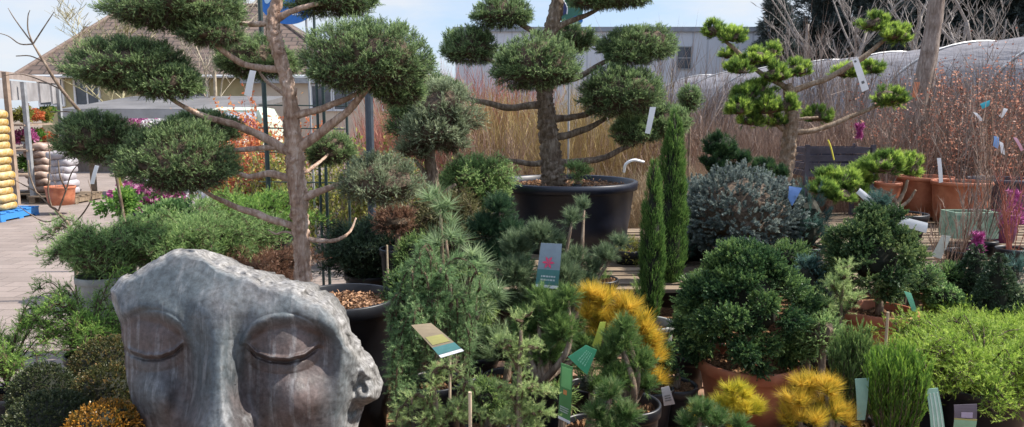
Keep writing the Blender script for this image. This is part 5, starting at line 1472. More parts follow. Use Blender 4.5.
# ------------------------------------------------------------------ TRELLIS, BANNERS
T = thing('garden_trellis', 'dark green metal trellis frame behind the nearest cloud tree', 'trellis', (at(310, 190, 6.3).x, 6.3, 0))
Yt = 6.3
for x, y0, r, m_ in ((258, -40, .020, 'green_metal'), (283, 40, .012, 'green_metal'), (313, -10, .012, 'green_metal'), (322, 60, .014, 'green_metal'), (345, 60, .012, 'green_metal')):
    p = at(x, y0, Yt); b = Vector((p.x, Yt, .01))
    part('post', make_mesh('post', *tube([tuple(b), tuple(p)], [r, r], 8, 3), M[m_]), T)
it = []
for y in (105, 128, 152, 182):
    a, b = at(258, y, Yt), at(345, y + 1, Yt)
    it.append(tube([(a.x, Yt + .018, a.z), (b.x, Yt + .018, b.z)], [.006, .006], 6, 2))
part('crossbars', make_mesh('crossbars', *join(it), M['green_metal']), T)
p = at(368, 66, 6.0)
single('slate_post', make_mesh('slate_post', *join([tube([(p.x, 6.0, .0), tuple(p)], [.034, .034], 10, 3), box(p.x - .05, p.x + .05, 5.95, 6.05, .0, .012)]), M['post_blue']), 'dark slate-blue metal post right of the trellis', 'post')

def flat_on(T, name, c, w_, h_, mat, y=-.004, rot=0, th=.002, x=0, z=0):
    """small flat panel in the tag's own plane"""
    me = make_mesh(name, *box(-w_ / 2, w_ / 2, -th / 2, th / 2, -h_ / 2, h_ / 2), mat)
    o = bpy.data.objects.new(name, me); C.objects.link(o); o.parent = T
    o.location = (x, y, z)
    return o
def oval(w_, h_, n=48, th=.01, pts=None):
    P = pts or [(w_ / 2 * math.cos(2 * math.pi * i / n), h_ / 2 * math.sin(2 * math.pi * i / n)) for i in range(n)]
    n = len(P)
    V = [(x, -th / 2, z) for x, z in P] + [(x, th / 2, z) for x, z in P]
    F = [tuple(range(n)), tuple(range(2 * n - 1, n - 1, -1))] + [(i, i + n, (i + 1) % n + n, (i + 1) % n) for i in range(n)]
    return np.array(V), F
def plain(name, col, rough=.5, tr=0):
    m, n, b = new_mat(name)
    z = tnoise(n, 30, 3); r = ramp(n, [(.3, tuple(x * .9 for x in col)), (.7, tuple(min(1, x * 1.06) for x in col))], z.outputs['Fac'])
    n.links.new(r.outputs['Color'], b.inputs['Base Color']); b.inputs['Roughness'].default_value = rough
    return m
blueb = plain('banner_blue', (.02, .16, .52)); greenb = plain('banner_green', (.28, .62, .12)); skyb = plain('banner_pale_blue', (.45, .65, .85)); whiteb = plain('banner_white', (.78, .8, .82)); dgreen = plain('banner_dark_green', (.03, .14, .10))
Yb = 7.5; c = at(288, 0, Yb); s = S(Yb)
T = thing('oval_banner', 'round blue and green advertising banner on a pole above the near cloud tree', 'banner', (c.x, Yb, 0))
part('pole', make_mesh('pole', *tube([(c.x + 18 * s, Yb + .03, .0), (c.x + 16 * s, Yb + .03, c.z)], [.012, .012], 8, 3), M['greymetal']), T)
part('panel', make_mesh('banner_panel', *oval(56 * s, 46 * s), blueb), T, c)
lob = lambda cx_, cz_, w_, h_, a_: [(cx_ * s + (w_ / 2 * math.cos(t) * math.cos(a_) - h_ / 2 * math.sin(t) * math.sin(a_)) * s, cz_ * s + (w_ / 2 * math.cos(t) * math.sin(a_) + h_ / 2 * math.sin(t) * math.cos(a_)) * s) for t in np.linspace(0, 2 * math.pi, 24, endpoint=False)]
part('green_print', make_mesh('green_print', *oval(0, 0, th=.004, pts=lob(-7, 6, 12, 26, -.3)), greenb), T, c + Vector((0, -.008, 0)))
part('pale_print', make_mesh('pale_print', *oval(0, 0, th=.004, pts=lob(-18, 6, 8, 20, -.3)), skyb), T, c + Vector((0, -.008, 0)))
part('white_stripe', make_mesh('white_stripe', *oval(0, 0, th=.004, pts=lob(18, -3, 4, 16, .5)), whiteb), T, c + Vector((0, -.008, 0)))
it = []
for r_ in range(3):
    for q_ in range(4 if r_ else 3):
        x0 = (4 + q_ * 2.2) * s; z0 = (-8 - r_ * 3.2) * s
        it.append(box(x0, x0 + 1.3 * s, -.002, .002, z0, z0 + 2 * s))
part('lettering', make_mesh('lettering', *join(it), whiteb), T, c + Vector((0, -.009, 0)))
Yb = 8.0; c = at(570, 8, Yb); s = S(Yb)
T = thing('oval_banner', 'small dark green and blue banner on a pole behind the tall cloud tree', 'banner', (c.x, Yb, 0))
part('pole', make_mesh('pole', *tube([(c.x, Yb + .03, .0), (c.x, Yb + .03, c.z)], [.012, .012], 8, 3), M['greymetal']), T)
part('panel', make_mesh('banner_panel', *oval(26 * s, 32 * s), dgreen), T, c)
part('blue_print', make_mesh('blue_print', *oval(0, 0, th=.004, pts=lob(7, -12, 11, 9, 0)), blueb), T, c + Vector((0, -.008, 0)))
part('disc_print', make_mesh('disc_print', *oval(0, 0, th=.004, pts=lob(-8, 0, 10, 14, .2)), plain('banner_navy', (.02, .03, .12))), T, c + Vector((0, -.008, 0)))
part('white_arc', make_mesh('white_arc', *tube([(c.x - 13 * s, Yb - .012, c.z + 4 * s), (c.x - 8 * s, Yb - .012, c.z + 8 * s), (c.x - 3 * s, Yb - .012, c.z + 1 * s), (c.x - 3 * s, Yb - .012, c.z - 6 * s)], [.006] * 4, 6, 5), whiteb), T)

# ------------------------------------------------------------------ LABELS ON THE PLANTS
def quad_tag(name, label, cat, corners, Y, mat, dys=(0, 0, 0, 0), th=.0016, segs=8, curl=0.004, deco=None, stake=None, group=None):
    """corners: pixels top-left, top-right, bottom-right, bottom-left"""
    P = [np.array(at(x, y, Y + d)) for (x, y), d in zip(corners, dys)]
    nrm_ = nrm(np.cross(P[1] - P[0], P[3] - P[0]))
    if nrm_[1] > 0: nrm_ = -nrm_      # faces the aisle
    def pt(u, v, off=0):
        p = (P[0] * (1 - u) + P[1] * u) * (1 - v) + (P[3] * (1 - u) + P[2] * u) * v
        return p + nrm_ * (off + curl * math.sin(math.pi * v) )
    def patch(u0, u1, v0, v1, off, n=segs, t_=th):
        V, F = [], []
        for i in range(n + 1):
            v = v0 + (v1 - v0) * i / n
            V += [pt(u0, v, off), pt(u1, v, off), pt(u1, v, off - t_), pt(u0, v, off - t_)]
        for i in range(n):
            a = i * 4; b = a + 4
            F += [(a, a + 1, b + 1, b), (a + 1, a + 2, b + 2, b + 1), (a + 2, a + 3, b + 3, b + 2), (a + 3, a, b, b + 3)]
        F += [(0, 3, 2, 1), (n * 4, n * 4 + 1, n * 4 + 2, n * 4 + 3)]
        return np.array(V), F
    base = (P[2] + P[3]) / 2
    T = thing(name, label, cat, tuple(base), group)
    part('card', make_mesh('card', *patch(0, 1, 0, 1, 0), mat), T)
    for nm, rects, m_ in (deco or []):
        part(nm, make_mesh(nm, *join([patch(*r_, .0012, 3, .0008) for r_ in rects]), m_), T)
    if stake:
        a, b = at(stake[0][0], stake[0][1], Y + .01), at(stake[1][0], stake[1][1], Y + .01)
        part('stake', make_mesh('stake', *tube([tuple(b), tuple(a)], [.005, .005], 6, 2), M['bamboo']), T)
    return T, pt
whitetag = M['white']
pk = plain('tag_pink', (.75, .06, .16)); tl = plain('tag_teal', (.07, .20, .19)); slate = plain('tag_slate', (.22, .28, .33)); tgreen = plain('tag_green', (.05, .30, .15)); tgreen2 = plain('tag_mid_green', (.08, .24, .08))
ink = plain('tag_ink', (.55, .6, .6)); dark_ink = plain('tag_dark_ink', (.12, .12, .12)); ptan = plain('tag_photo_tan', (.24, .19, .12)); pyel = plain('tag_photo_yellow', (.32, .30, .10)); tyel = plain('tag_yellow', (.62, .56, .06))
def lines(u0, u1, v0, v1, n, seed=1):
    r = random.Random(seed); out = []
    for i in range(n):
        v = v0 + (v1 - v0) * (i + .2) / n; dv = (v1 - v0) / n * .45; u = u0
        while u < u1 - .03:
            w_ = r.uniform(.04, .12); out.append((u, min(u1, u + w_), v, v + dv)); u += w_ + .03
    return out
T, pt = quad_tag('plant_label', 'grey-blue picture label with a pink flower on the dwarf pine', 'plant label', [(541, 243), (562, 244), (558, 289), (535, 287)], 2.98, slate, (0, 0, 0, 0),
     deco=[('teal_band', [(0, 1, .58, .93)], tl), ('white_strip', [(0, 1, .93, 1.0)], whiteb), ('lettering', lines(.2, .85, .70, .86, 2), ink)])
ft = [pt(.5 + r_ * math.cos(a_), .40 + .6 * r_ * math.sin(a_), .003) for a_, r_ in ((0, 0),)]
fl = []
for a_ in np.linspace(0, 2 * math.pi, 6, endpoint=False):
    q = [pt(.45, .42, .003), pt(.45 + .16 * math.cos(a_ - .35), .42 + .09 * math.sin(a_ - .35), .003), pt(.45 + .30 * math.cos(a_), .42 + .15 * math.sin(a_), .003), pt(.45 + .16 * math.cos(a_ + .35), .42 + .09 * math.sin(a_ + .35), .003)]
    fl.append((np.array(q), [(0, 1, 2, 3)]))
part('flower_picture', make_mesh('flower_picture', *join(fl), pk), T)
quad_tag('plant_label', 'tilted photo label on a stake above the hooked larch', 'plant label', [(411, 325), (431, 323), (464, 351), (441, 358)], 2.35, ptan, (.12, .12, 0, 0), stake=((450, 352), (450, 400)),
     deco=[('yellow_print', [(.1, .9, .42, .66)], pyel), ('teal_band', [(0, 1, .72, .92)], tl), ('white_strip', [(0, 1, .93, 1)], whiteb), ('lettering', lines(.25, .85, .76, .88, 1), ink)])
quad_tag('plant_label', 'long green hanging label with white print at the bottom centre', 'plant label', [(561, 363), (573, 367), (570, 424), (558, 418)], 2.1, tgreen2, curl=.004,
     deco=[('print_top', [(.1, .9, .05, .4)], plain('tag_leaf_green', (.16, .42, .14))), ('orange_print', [(.3, .6, .44, .52)], plain('tag_orange', (.6, .25, .08))), ('lettering', lines(.1, .8, .74, .86, 3), ink), ('white_strip', [(0, 1, .95, 1)], whiteb)])
quad_tag('plant_label', 'square emerald label tilted above the long green one', 'plant label', [(568, 357), (586, 345), (597, 350), (587, 375)], 2.1, tgreen, curl=.003, deco=[('lettering', lines(.2, .8, .3, .8, 4), plain('tag_light_green', (.22, .52, .34)))])
quad_tag('plant_label', 'yellow-green strip label hanging from the golden pine', 'plant label', [(600, 322), (606, 322), (600, 348), (592, 346)], 2.45, plain('tag_lime', (.50, .56, .08)))
quad_tag('plant_label', 'white strip label at the top of the tall slim cypress', 'plant label', [(650, 107), (656, 107), (650, 134), (645, 133)], 4.1, whitetag)
quad_tag('plant_label', 'white hanging label on the pale branch of the nearest cloud tree', 'plant label', [(250, 70), (256, 71), (251, 97), (244, 95)], 3.35, whitetag)
quad_tag('plant_label', 'white hanging label under the leftmost foliage pad', 'plant label', [(95, 165), (99, 166), (94, 184), (90, 184)], 4.5, whitetag)
quad_tag('plant_label', 'bright yellow stick label behind the spreading junipers', 'plant label', [(113, 170), (118, 170), (125, 192), (120, 194)], 5.0, tyel)
quad_tag('plant_label', 'white label with black print on the cloud pine branch', 'plant label', [(852, 60), (858, 58), (869, 89), (862, 92)], 6.6, whitetag, deco=[('lettering', [(.25, .6, .04, .1), (.3, .7, .7, .78)], dark_ink)])
quad_tag('plant_label', 'long white tape strip crossing before the low pad pine, lower one', 'plant label', [(888, 213), (928, 223), (926, 233), (886, 222)], 4.4, whitetag)
quad_tag('plant_label', 'white tape strip left of the small blue pine tuft', 'plant label', [(860, 188), (879, 203), (873, 208), (856, 193)], 4.5, whitetag)
quad_tag('plant_label', 'blue board label beside the blue spruce', 'plant label', [(789, 186), (802, 188), (792, 206), (788, 198)], 4.5, plain('tag_blue', (.16, .28, .58)))
quad_tag('plant_label', 'pale grey board label leaning by the black nursery pots', 'plant label', [(942, 235), (951, 236), (941, 259), (931, 256)], 4.6, plain('tag_grey', (.50, .52, .45)))
quad_tag('plant_label', 'mint green label stuck in the farther terracotta pot', 'plant label', [(904, 291), (911, 293), (917, 312), (912, 311)], 3.4, plain('tag_mint', (.18, .52, .32)))
quad_tag('plant_label', 'translucent teal strip label left of the bright heather', 'plant label', [(855, 379), (869, 378), (865, 420), (857, 420)], 2.15, plain('tag_teal_pale', (.22, .38, .30)))
quad_tag('plant_label', 'translucent teal strip label right of the bright heather', 'plant label', [(926, 389), (938, 388), (945, 430), (931, 430)], 2.1, plain('tag_teal_pale_two', (.28, .46, .36)), deco=[('lettering', [(.2, .3, .1, .95), (.5, .62, .1, .95), (.8, .88, .1, .95)], plain('tag_pale', (.50, .62, .54)))])
quad_tag('plant_label', 'dark photo label with green base in the lime juniper', 'plant label', [(954, 405), (977, 404), (975, 431), (953, 428)], 2.1, plain('tag_photo_dark', (.10, .08, .10)), deco=[('green_band', [(0, 1, .6, 1)], plain('tag_sage', (.22, .38, .24))), ('edge_strip', [(0, 1, .54, .6)], pyel), ('picture', [(.3, .8, .3, .5)], plain('tag_lilac', (.34, .28, .36)))])
quad_tag('plant_label', 'white card label hanging by the pallet left of the nearest terracotta pot', 'plant label', [(661, 388), (669, 386), (675, 404), (664, 406)], 2.6, plain('tag_grey_card', (.45, .42, .40)), deco=[('lettering', lines(.2, .8, .4, .8, 3), dark_ink)])
quad_tag('plant_label', 'white label stick in the terracotta pots at the right', 'plant label', [(937, 158), (941, 158), (943, 182), (939, 183)], 6.6, whitetag)
quad_tag('plant_label', 'turquoise ribbon tied to the copper shrub', 'ribbon', [(980, 104), (990, 100), (989, 106), (982, 109)], 6.8, plain('ribbon_turquoise', (.04, .42, .52)))
quad_tag('plant_label', 'blue hanging label on the copper shrub stem', 'plant label', [(994, 136), (999, 137), (998, 149), (993, 146)], 6.8, plain('tag_sky', (.20, .38, .70)))
quad_tag('plant_label', 'white curled label left of the turquoise ribbon', 'plant label', [(973, 112), (977, 113), (984, 121), (980, 121)], 6.8, whitetag)
quad_tag('plant_label', 'white label right of the turquoise ribbon', 'plant label', [(1004, 108), (1008, 109), (1002, 118), (999, 116)], 6.8, whitetag)
quad_tag('plant_label', 'white label below the blue hanging label', 'plant label', [(999, 141), (1003, 143), (1005, 155), (1001, 153)], 6.8, whitetag)
quad_tag('plant_label', 'pink label at the right edge beside the copper shrub', 'plant label', [(1013, 137), (1017, 138), (1024, 150), (1021, 151)], 6.8, plain('tag_rose', (.70, .38, .46)))
quad_tag('plant_label', 'orange tie on the leaning trunk pair', 'tree tie', [(914, 82), (920, 82), (916, 98), (912, 97)], 8.3, plain('tie_orange', (.62, .22, .10)))
# white loop band round the slim cypress
V, F = tube([at(624, 172, 3.35), at(626, 164, 3.33), at(634, 160, 3.32), at(644, 162, 3.33)], [.006, .007, .007, .006], 6, 6)
single('tie_loop', make_mesh('tie_loop', V, F, whitetag), 'white plastic loop tied near the tip of the nearer slim cypress', 'plant tie')
V, F = tube([at(828, 140, 6.4), at(831, 148, 6.4), at(834, 160, 6.4)], [.007, .007, .006], 6, 4)
single('yellow_tie', make_mesh('yellow_tie', V, F, tyel), 'yellow tie string hanging in front of the dark crate', 'plant tie')
for (x, y, y1, Y, lb_) in ((470, 392, 440, 1.9, 'wooden plant stake beside the hooked larch'), (387, 245, 300, 3.7, 'wooden stake behind the rim of the nearest black pot'), (888, 312, 350, 2.6, 'wooden stake behind the bright upright heather')):
    a, b = at(x, y, Y), at(x + 2, y1, Y)
    single('plant_stake', make_mesh('plant_stake', *tube([(a.x, a.y, b.z - .1), tuple(a)], [.0055, .005], 8, 3, .1), M['bamboo']), lb_, 'stake')

# ------------------------------------------------------------------ LEFT: SALES STAND, SACKS, FLOWERS
Y = 12.5; s = S(Y)
c = at(24, 115, Y)
T = thing('sales_stand', 'open wooden sales stand with glazed gables at the far left', 'sales stand', (c.x, Y + 1, 0))
wbrown = stuffmat('brown_frame_wood', (.22, .16, .12), (.34, .26, .20), 6)
for x, y0, YY in ((5, 72, 11.6), (23, 82, 13.0), (58, 88, 15.5), (-20, 60, 11)):
    p = at(x, y0, YY); part('post', make_mesh('post', *box(p.x - .035, p.x + .035, YY - .035, YY + .035, .004, p.z), wbrown if x < 10 else M['greymetal']), T)
a, b = at(-30, 75, 11), at(60, 84, 16)
V = []
for p, q in ((a, 0), (b, 1)):
    V += [(p.x, p.y, p.z), (p.x - .0, p.y, p.z + .12), (p.x - 3.0, p.y + .3, p.z + .5), (p.x - 3.0, p.y + .3, p.z + .38)]
part('roof', make_mesh('stand_roof', V, [(0, 1, 2, 3), (4, 7, 6, 5), (0, 4, 5, 1), (1, 5, 6, 2), (2, 6, 7, 3), (3, 7, 4, 0)], stuffmat('brown_roof_sheet', (.20, .16, .14), (.30, .25, .22), 4)), T)
for i in range(6):
    t = i / 6; t2 = (i + .82) / 6
    p, q = a.lerp(b, t), a.lerp(b, t2)
    V = [(p.x + .01, p.y, p.z - .45 + .12 * (1 - t)), (q.x + .01, q.y, q.z - .42 + .1 * (1 - t)), (q.x + .01, q.y, q.z - .03), (p.x + .01, p.y, p.z - .03)]
    V += [(x + .03, y + .01, z) for x, y, z in V]
    part('glazed_panel', make_mesh('glazed_panel', V, [(0, 1, 2, 3), (7, 6, 5, 4), (0, 4, 5, 1), (1, 5, 6, 2), (2, 6, 7, 3), (3, 7, 4, 0)], stuffmat('milky_panel', (.22, .21, .21), (.36, .35, .35), 3, .4, .4)), T)
for z in (.5, .95, 1.4):
    p, q = at(22, 100, 12.9), at(56, 100, 15.4)
    V = [(p.x - .5, p.y, z), (p.x + .0, p.y, z), (q.x + .0, q.y, z), (q.x - .5, q.y, z)]; V += [(x, y, zz + .03) for x, y, zz in V]
    part('shelf', make_mesh('shelf', V, [(0, 3, 2, 1), (4, 5, 6, 7), (0, 1, 5, 4), (1, 2, 6, 5), (2, 3, 7, 6), (3, 0, 4, 7)], wbrown), T)
# plants on the shelves
shp = [ellipsoid_foliage('shelf_plant', .17, .17, .16, 'broad', [M[m_], M['twig']], 1.5, .3, seed=i) for i, m_ in enumerate(('yellowgreen', 'redleaf', 'juniper_bright', 'magenta'))]
spot = [(.15, 1.6, 0), (.45, 1.62, 1), (.75, 1.6, 0), (.95, 1.6, 2), (.2, 1.15, 3), (.5, 1.15, 2), (.8, 1.15, 1), (.25, .7, 2), (.55, .7, 3), (.85, .7, 0)]
wh = ['near left', 'left middle', 'right middle', 'far right']
rowname = {1.6: 'top', 1.62: 'top', 1.15: 'middle', .7: 'lower'}
col = ['yellow-green', 'orange-red', 'green', 'magenta']
p, q = at(22, 100, 12.9), at(56, 100, 15.4)
for i, (t, z, m_) in enumerate(spot):
    o = single('shelf_plant', shp[m_], '%s plant on the %s shelf of the sales stand, %s' % (col[m_], rowname[z], wh[min(3, int(t * 4))]), 'plant', (p.x + (q.x - p.x) * t - .15, p.y + (q.y - p.y) * t, z + .0))
# sacks
def sack_mesh(w_, d_, h_, mat, seed):
    V, F = ico(3); V = V.copy()
    q = np.sign(V) * np.abs(V) ** .55
    V = q * np.array([w_ / 2, d_ / 2, h_ / 2]); r = np.random.default_rng(seed)
    V[:, 2] += .012 * np.sin(V[:, 0] * 22 + seed) * np.cos(V[:, 1] * 17)
    return make_mesh('sack', V, F, mat, smooth=True)
ysack = stuffmat('yellow_sack', (.38, .22, .03), (.52, .42, .24), 7, .4, .4, lo=.42, hi=.56)
psack = stuffmat('pinkish_sack', (.20, .12, .09), (.38, .29, .24), 6, .4, .4, lo=.42, hi=.56)
wsack = stuffmat('white_sack', (.30, .28, .30), (.42, .40, .42), 6, .4, .4)
sm_ = [sack_mesh(.60, .42, .15, ysack, 1), sack_mesh(.44, .40, .17, psack, 2), sack_mesh(.42, .38, .16, wsack, 3)]
def sack_stack(px, py, Y, n, me, label, cat, grp, dz, pallet=None):
    c = at(px, py, Y); z = .15
    for i in range(n):
        single('sack', me, label, cat, (c.x + .02 * math.sin(i * 2.1), Y + .02 * math.cos(i * 1.7), z + dz / 2), (0, 0, .06 * math.sin(i * 3.1)), grp)
        z += dz * .93
def pallet(px, Y, mat, label, w_=.6):
    c = at(px, 200, Y)
    it = [box(-w_, w_, -.45 + k_ * .19, -.33 + k_ * .19, .122, .144) for k_ in range(5)] + [box(x_ - .05, x_ + .05, -.45, .43, .024, .12) for x_ in (-w_ + .06, 0, w_ - .06)] + [box(-w_, w_, y_ - .05, y_ + .05, .0, .022) for y_ in (-.4, 0, .38)]
    single('pallet', make_mesh('pallet', *join(it), mat), label, 'pallet', (c.x, Y + .1, .006))
sack_stack(-10, 180, 11.0, 13, sm_[0], 'yellow and white sack in the stack at the left edge', 'sack', 'yellow sacks in the left stack', .125)
pallet(-9, 11.0, plain('pallet_blue', (.04, .22, .55)), 'blue pallet under the yellow sacks', .38)
sack_stack(42, 180, 13.6, 7, sm_[1], 'pinkish sack in the stack behind the bare sapling', 'sack', 'pinkish sacks in the middle stack', .14)
pallet(42, 13.6, M['wood'], 'wooden pallet under the pinkish sacks', .45)
sack_stack(64, 180, 13.2, 6, sm_[2], 'white sack in the low stack right of the pinkish sacks', 'sack', 'white sacks in the right stack', .14)
pallet(64, 13.2, M['wood'], 'wooden pallet under the white sacks', .42)
barepot('terracotta pot on the paving before the white sacks', 60, 186, 11.6, .22, .3, M['terracotta'], M['stem_grey'], 51, hgt=.4, n=6)
# flower rows
fpl = {}
def flower_plant(mat, seed):
    fb = FB(); r = np.random.default_rng(seed)
    n = 260; d = nrm(r.normal(size=(n, 3)) + [0, 0, .4]); A = d * [.16, .16, .10] + [0, 0, .22]
    fb.leaf(A * 1.0, nrm(d + r.normal(size=(n, 3)) * .5), .05, .04, r.random(n), 0)
    n = 160; d = nrm(r.normal(size=(n, 3))); A = d * [.15, .15, .08] + [0, 0, .16]
    fb.leaf(A, d, .06, .03, r.random(n), 1)
    V, F = lathe([(0, 0), (.07, 0), (.09, .13), (.085, .13), (0, .12)], 14); fb.raw(V, F, .5, 2)
    return fb.mesh('potted_flower', [mat, M['juniper_sage'], M['black']])
fm = [flower_plant(M['magenta'], 1), flower_plant(M['whitepetal'], 2), flower_plant(M['magenta'], 3)]
Tt = thing('flower_table', 'long low table carrying the pink and white flowers', 'table', (at(165, 115, 14.5).x, 14.5, 0))
tx0, tx1 = at(95, 115, 14.5).x, at(245, 115, 14.5).x
part('tabletop', make_mesh('tabletop', *box(tx0, tx1, 14.0, 15.2, 1.12, 1.17), M['wood']), Tt)
for lx in (tx0 + .1, tx1 - .1):
    for ly in (14.1, 15.1): part('leg', make_mesh('leg', *box(lx - .04, lx + .04, ly - .04, ly + .04, .004, 1.119), M['wood']), Tt)
cnt = 0
for row in range(3):
    for i in range(11):
        x = tx0 + .15 + (tx1 - tx0 - .3) * i / 10
        k_ = 1 if (i % 5 == 4 or (row == 0 and i % 4 == 1)) else (0 if i % 2 else 2)
        single('potted_flower', fm[k_], 'magenta potted flower on the long table' if k_ != 1 else 'white potted flower on the long table', 'flower', (x + .03 * math.sin(i * 5), 14.2 + row * .4, 1.172), (0, 0, i), 'magenta flowers on the long table' if k_ != 1 else 'white flowers on the long table')
for i, (x, y, Y, k_) in enumerate([(132, 196, 6.2, 0), (150, 194, 6.3, 1), (160, 197, 6.0, 2), (145, 200, 5.9, 2), (190, 202, 6.3, 1)]):
    c = at(x, y, Y)
    nm = ['magenta', 'white', 'magenta'][k_]
    T = thing('potted_flower', '%s flower pot under the nearest juniper pads, %s' % (nm, ['leftmost', 'white left one', 'third magenta', 'front magenta', 'white right one', 'right magenta'][i]), 'flower', (c.x, Y, 0))
    pot(T, Vector((c.x, Y, c.z - .1)), .10, min(.5, c.z - .102), M['black'])
    part('flowers', fm[k_], T, (c.x, Y, c.z - .22))

# parked car glimpsed behind the flowers
Yc = 17.0; cc = at(206, 100, Yc)
T = thing('parked_car', 'pale green-white car seen from the front behind the pink flowers', 'car', (cc.x, Yc + 2, 0))
paint = stuffmat('pale_green_paint', (.50, .58, .46), (.56, .64, .52), 2, .25, .6)
def loft(secs):
    V, F = [], []
    for y, w0, w1, z0, z1 in secs:
        V += [(-w0 / 2, y, z0), (w0 / 2, y, z0), (w0 / 2, y, (z0 + z1) / 2), (w1 / 2, y, z1), (-w1 / 2, y, z1), (-w0 / 2, y, (z0 + z1) / 2)]
    for i in range(len(secs) - 1):
        for j in range(6): F.append((i * 6 + j, i * 6 + (j + 1) % 6, (i + 1) * 6 + (j + 1) % 6, (i + 1) * 6 + j))
    F += [tuple(range(6))[::-1], tuple((len(secs) - 1) * 6 + j for j in range(6))]
    return np.array(V), F
o_ = Vector((cc.x, Yc, 0))
part('body', make_mesh('car_body', *loft([(0, 1.5, 1.3, .3, .7), (.15, 1.7, 1.55, .22, .85), (1.1, 1.75, 1.6, .2, 1.05), (3.2, 1.75, 1.6, .2, 1.08), (4.0, 1.65, 1.5, .28, 1.0), (4.1, 1.5, 1.35, .35, .9)]), paint, smooth=False), T, o_)
part('cabin', make_mesh('car_cabin', *loft([(1.72, 1.5, 1.25, 1.0, 1.72), (2.2, 1.52, 1.22, 1.0, 1.80), (3.0, 1.5, 1.2, 1.0, 1.76), (3.6, 1.45, 1.1, 1.0, 1.5)]), paint), T, o_)
V = np.array([(-.66, 1.02, 1.08), (.66, 1.02, 1.08), (.56, 1.70, 1.66), (-.56, 1.70, 1.66), (-.66, 1.08, 1.05), (.66, 1.08, 1.05), (.56, 1.74, 1.63), (-.56, 1.74, 1.63)])
part('windscreen', make_mesh('windscreen', V, [(0, 1, 2, 3), (7, 6, 5, 4), (0, 4, 5, 1), (1, 5, 6, 2), (2, 6, 7, 3), (3, 7, 4, 0)], stuffmat('windscreen_glass', (.30, .36, .42), (.42, .48, .55), 2, .1, .8)), T, o_)
for sx in (-.6, .6):
    part('headlight', make_mesh('headlight', *box(sx - .16, sx + .16, .06, .14, .58, .70), M['white']), T, o_)
    for yy in (.8, 3.3):
        V, F = lathe([(0, -.1), (.3, -.1), (.32, -.06), (.32, .06), (.3, .1), (0, .1)], 20)
        part('wheel', make_mesh('wheel', V, F, M['black']), T, o_ + Vector((sx * 1.32, yy, .324)), (0, math.pi / 2, 0))
# round dark topiary behind and small items: low green plants with broad leaves by the paving
mound('leafy_plant', 'broad-leaved green plant behind the grey-green juniper', 'plant', 4.7, 118, 205, 20, 10, 'broad', [M['juniper_bright'], M['twig']], .9, .1, deck=.5, ph=.3, lump=.4, core=0)
mound('leafy_plant', 'pale-leaved plant under the lowest left juniper pad', 'plant', 4.6, 172, 216, 26, 10, 'broad', [M['juniper_sage'], M['twig']], .9, .1, deck=.5, ph=.3, lump=.4, core=0)
mound('leafy_plant', 'brown and green dry leafy shrub behind the black pot rim', 'shrub', 4.3, 396, 222, 24, 16, 'juniper_soft', [M['brown_fol'], M['twig']], 1.1, .1, deck=.5, ph=.3, lump=.4)
mound('leafy_plant', 'grass-like green tuft in the blue-black tub beside the trunk', 'grass tuft', 5.35, 577, 172, 14, 8, 'juniper_soft', [M['juniper_sage'], M['twig']], 1.0, .03, deck=.9, ph=.03, lump=.4, core=0, rim=1.09)

# ------------------------------------------------------------------ FILLERS between the rows
for x, y, Y, rx, rz, kd, mt, lb_ in (
        (566, 318, 3.7, 26, 22, 'pine_short', 'pine', 'dark pine mound behind the large golden pine'),
        (600, 292, 4.0, 20, 14, 'pine_short', 'pine', 'low dark pine in front of the big tub, right of the picture label'),
        (478, 344, 3.3, 24, 26, 'juniper', 'pine', 'shaded dark conifer right of the tilted photo label'),
        (506, 352, 3.0, 22, 24, 'pine_short', 'pine_blue', 'grey-green conifer behind the upright young cedar'),
        (590, 384, 2.5, 20, 22, 'pine_short', 'pine', 'dark conifer beside the long green hanging label'),
        (694, 322, 3.7, 20, 20, 'juniper', 'hinoki', 'very dark conifer between the slim cypresses and the large dwarf cypress'),
        (676, 250, 4.9, 18, 22, 'pine_short', 'blue_dark', 'dark blue-green conifer behind the slim cypresses'),
        (628, 256, 4.9, 14, 18, 'juniper_soft', 'yellowgreen', 'small yellowish shrub between the tub and the slim cypress'),
        (470, 300, 3.9, 30, 30, 'juniper', 'pine', 'dark conifer behind the long-needled white pine'),
        (420, 260, 4.0, 26, 28, 'juniper_soft', 'pine', 'dark conifer behind the weeping cedar top'),
        (404, 300, 3.6, 22, 34, 'juniper', 'hinoki', 'very dark conifer in the shade behind the weeping cedar'),
        (826, 306, 3.5, 18, 26, 'hinoki', 'hinoki2', 'dark cypress between the two terracotta pots'),
        (790, 262, 4.1, 20, 22, 'juniper', 'hinoki', 'dark conifer just behind the large dwarf cypress'),
        (930, 322, 3.9, 16, 14, 'juniper_soft', 'juniper_sage', 'dusty green conifer right of the farther terracotta pot')):
    mound('dark_conifer', lb_, 'conifer', Y, x, y, rx, rz, kd, [M[mt], M['twig_dk']], 1.0, .10, deck=.3 if Y < 3.95 else .58, ph=.18 if Y < 3.95 else .1, lump=.35)

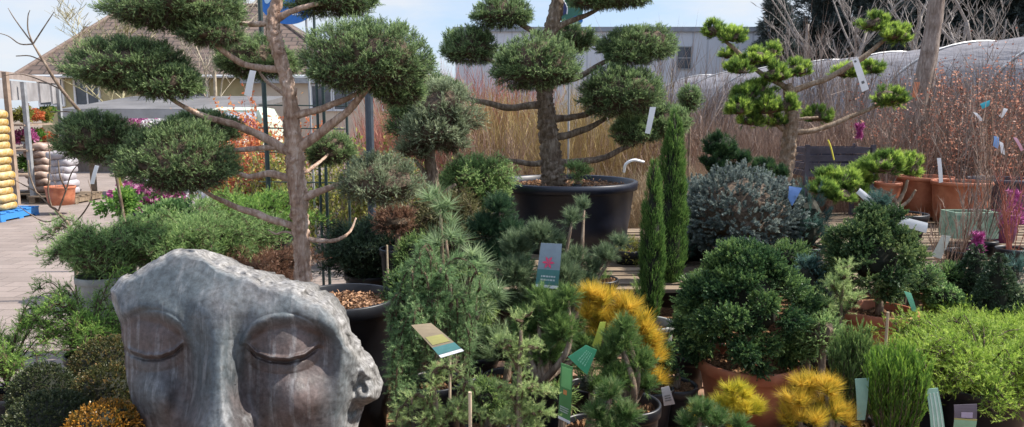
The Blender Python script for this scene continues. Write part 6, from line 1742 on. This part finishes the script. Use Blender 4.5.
for x, y, Y, rx, rz, kd, mt, lb_ in (
        (905, 268, 4.05, 14, 14, 'juniper_soft', 'juniper_sage', 'loose grey-green shrub behind the farther terracotta pot'),
        (950, 276, 4.0, 14, 15, 'juniper', 'hinoki', 'very dark low shrub between the cones and the round speckled shrubs'),
        (1012, 276, 4.0, 15, 17, 'pine_short', 'blue_dark', 'dark bluish pine behind the front cone at the right edge'),
        (808, 286, 3.8, 16, 30, 'juniper', 'blue_dark', 'dark blue conifer between the two curly dwarf cypresses'),
        (640, 300, 3.9, 16, 18, 'pine_short', 'pine', 'small dark pine left of the grey bowl'),
        (702, 290, 4.0, 16, 20, 'juniper', 'hinoki', 'blackish green conifer at the foot of the taller slim cypress'),
        (676, 372, 2.95, 9, 12, 'hinoki', 'hinoki', 'tiny dark cypress hugging the left side of the nearest terracotta pot')):
    mound('dark_conifer', lb_, 'conifer', Y, x, y, rx, rz, kd, [M[mt], M['twig_dk']], 1.0, .09, deck=.3, ph=.16, lump=.35)

shrub_row('straw_grass_clump', 'straw grass clump before the golden-stemmed shrubs', 'grass clump', 'straw grass behind the tub', straw, grid_spots(412, 640, 7.4, 8.2, 9, (.75, .95)))
shrub_row('bare_shrub', 'pinkish bare shrub among the golden-stemmed ones', 'shrub', 'pinkish bare shrubs behind the tub', pink, grid_spots(410, 640, 8.0, 9.5, 8, (.9, 1.1)))

for x, y, Y, rx, rz, kd, mt, lb_ in (
        (588, 352, 2.95, 18, 20, 'pine_short', 'pine', 'dark pine filling the gap under the golden pine'),
        (470, 318, 3.5, 20, 26, 'juniper', 'pine', 'shaded conifer between the white pine and the weeping cedar'),
        (560, 400, 2.4, 14, 16, 'juniper_soft', 'pine', 'small shaded conifer between the young cedar and the long green label'),
        (690, 345, 3.35, 14, 16, 'juniper', 'hinoki', 'small blackish conifer touching the left flank of the large dwarf cypress'),
        (806, 350, 2.9, 14, 18, 'juniper_soft', 'juniper_sage', 'sage green conifer at the right flank of the nearest terracotta pot')):
    mound('dark_conifer', lb_, 'conifer', Y, x, y, rx, rz, kd, [M[mt], M['twig_dk']], .9, .08, deck=.3, ph=.16, lump=.35)
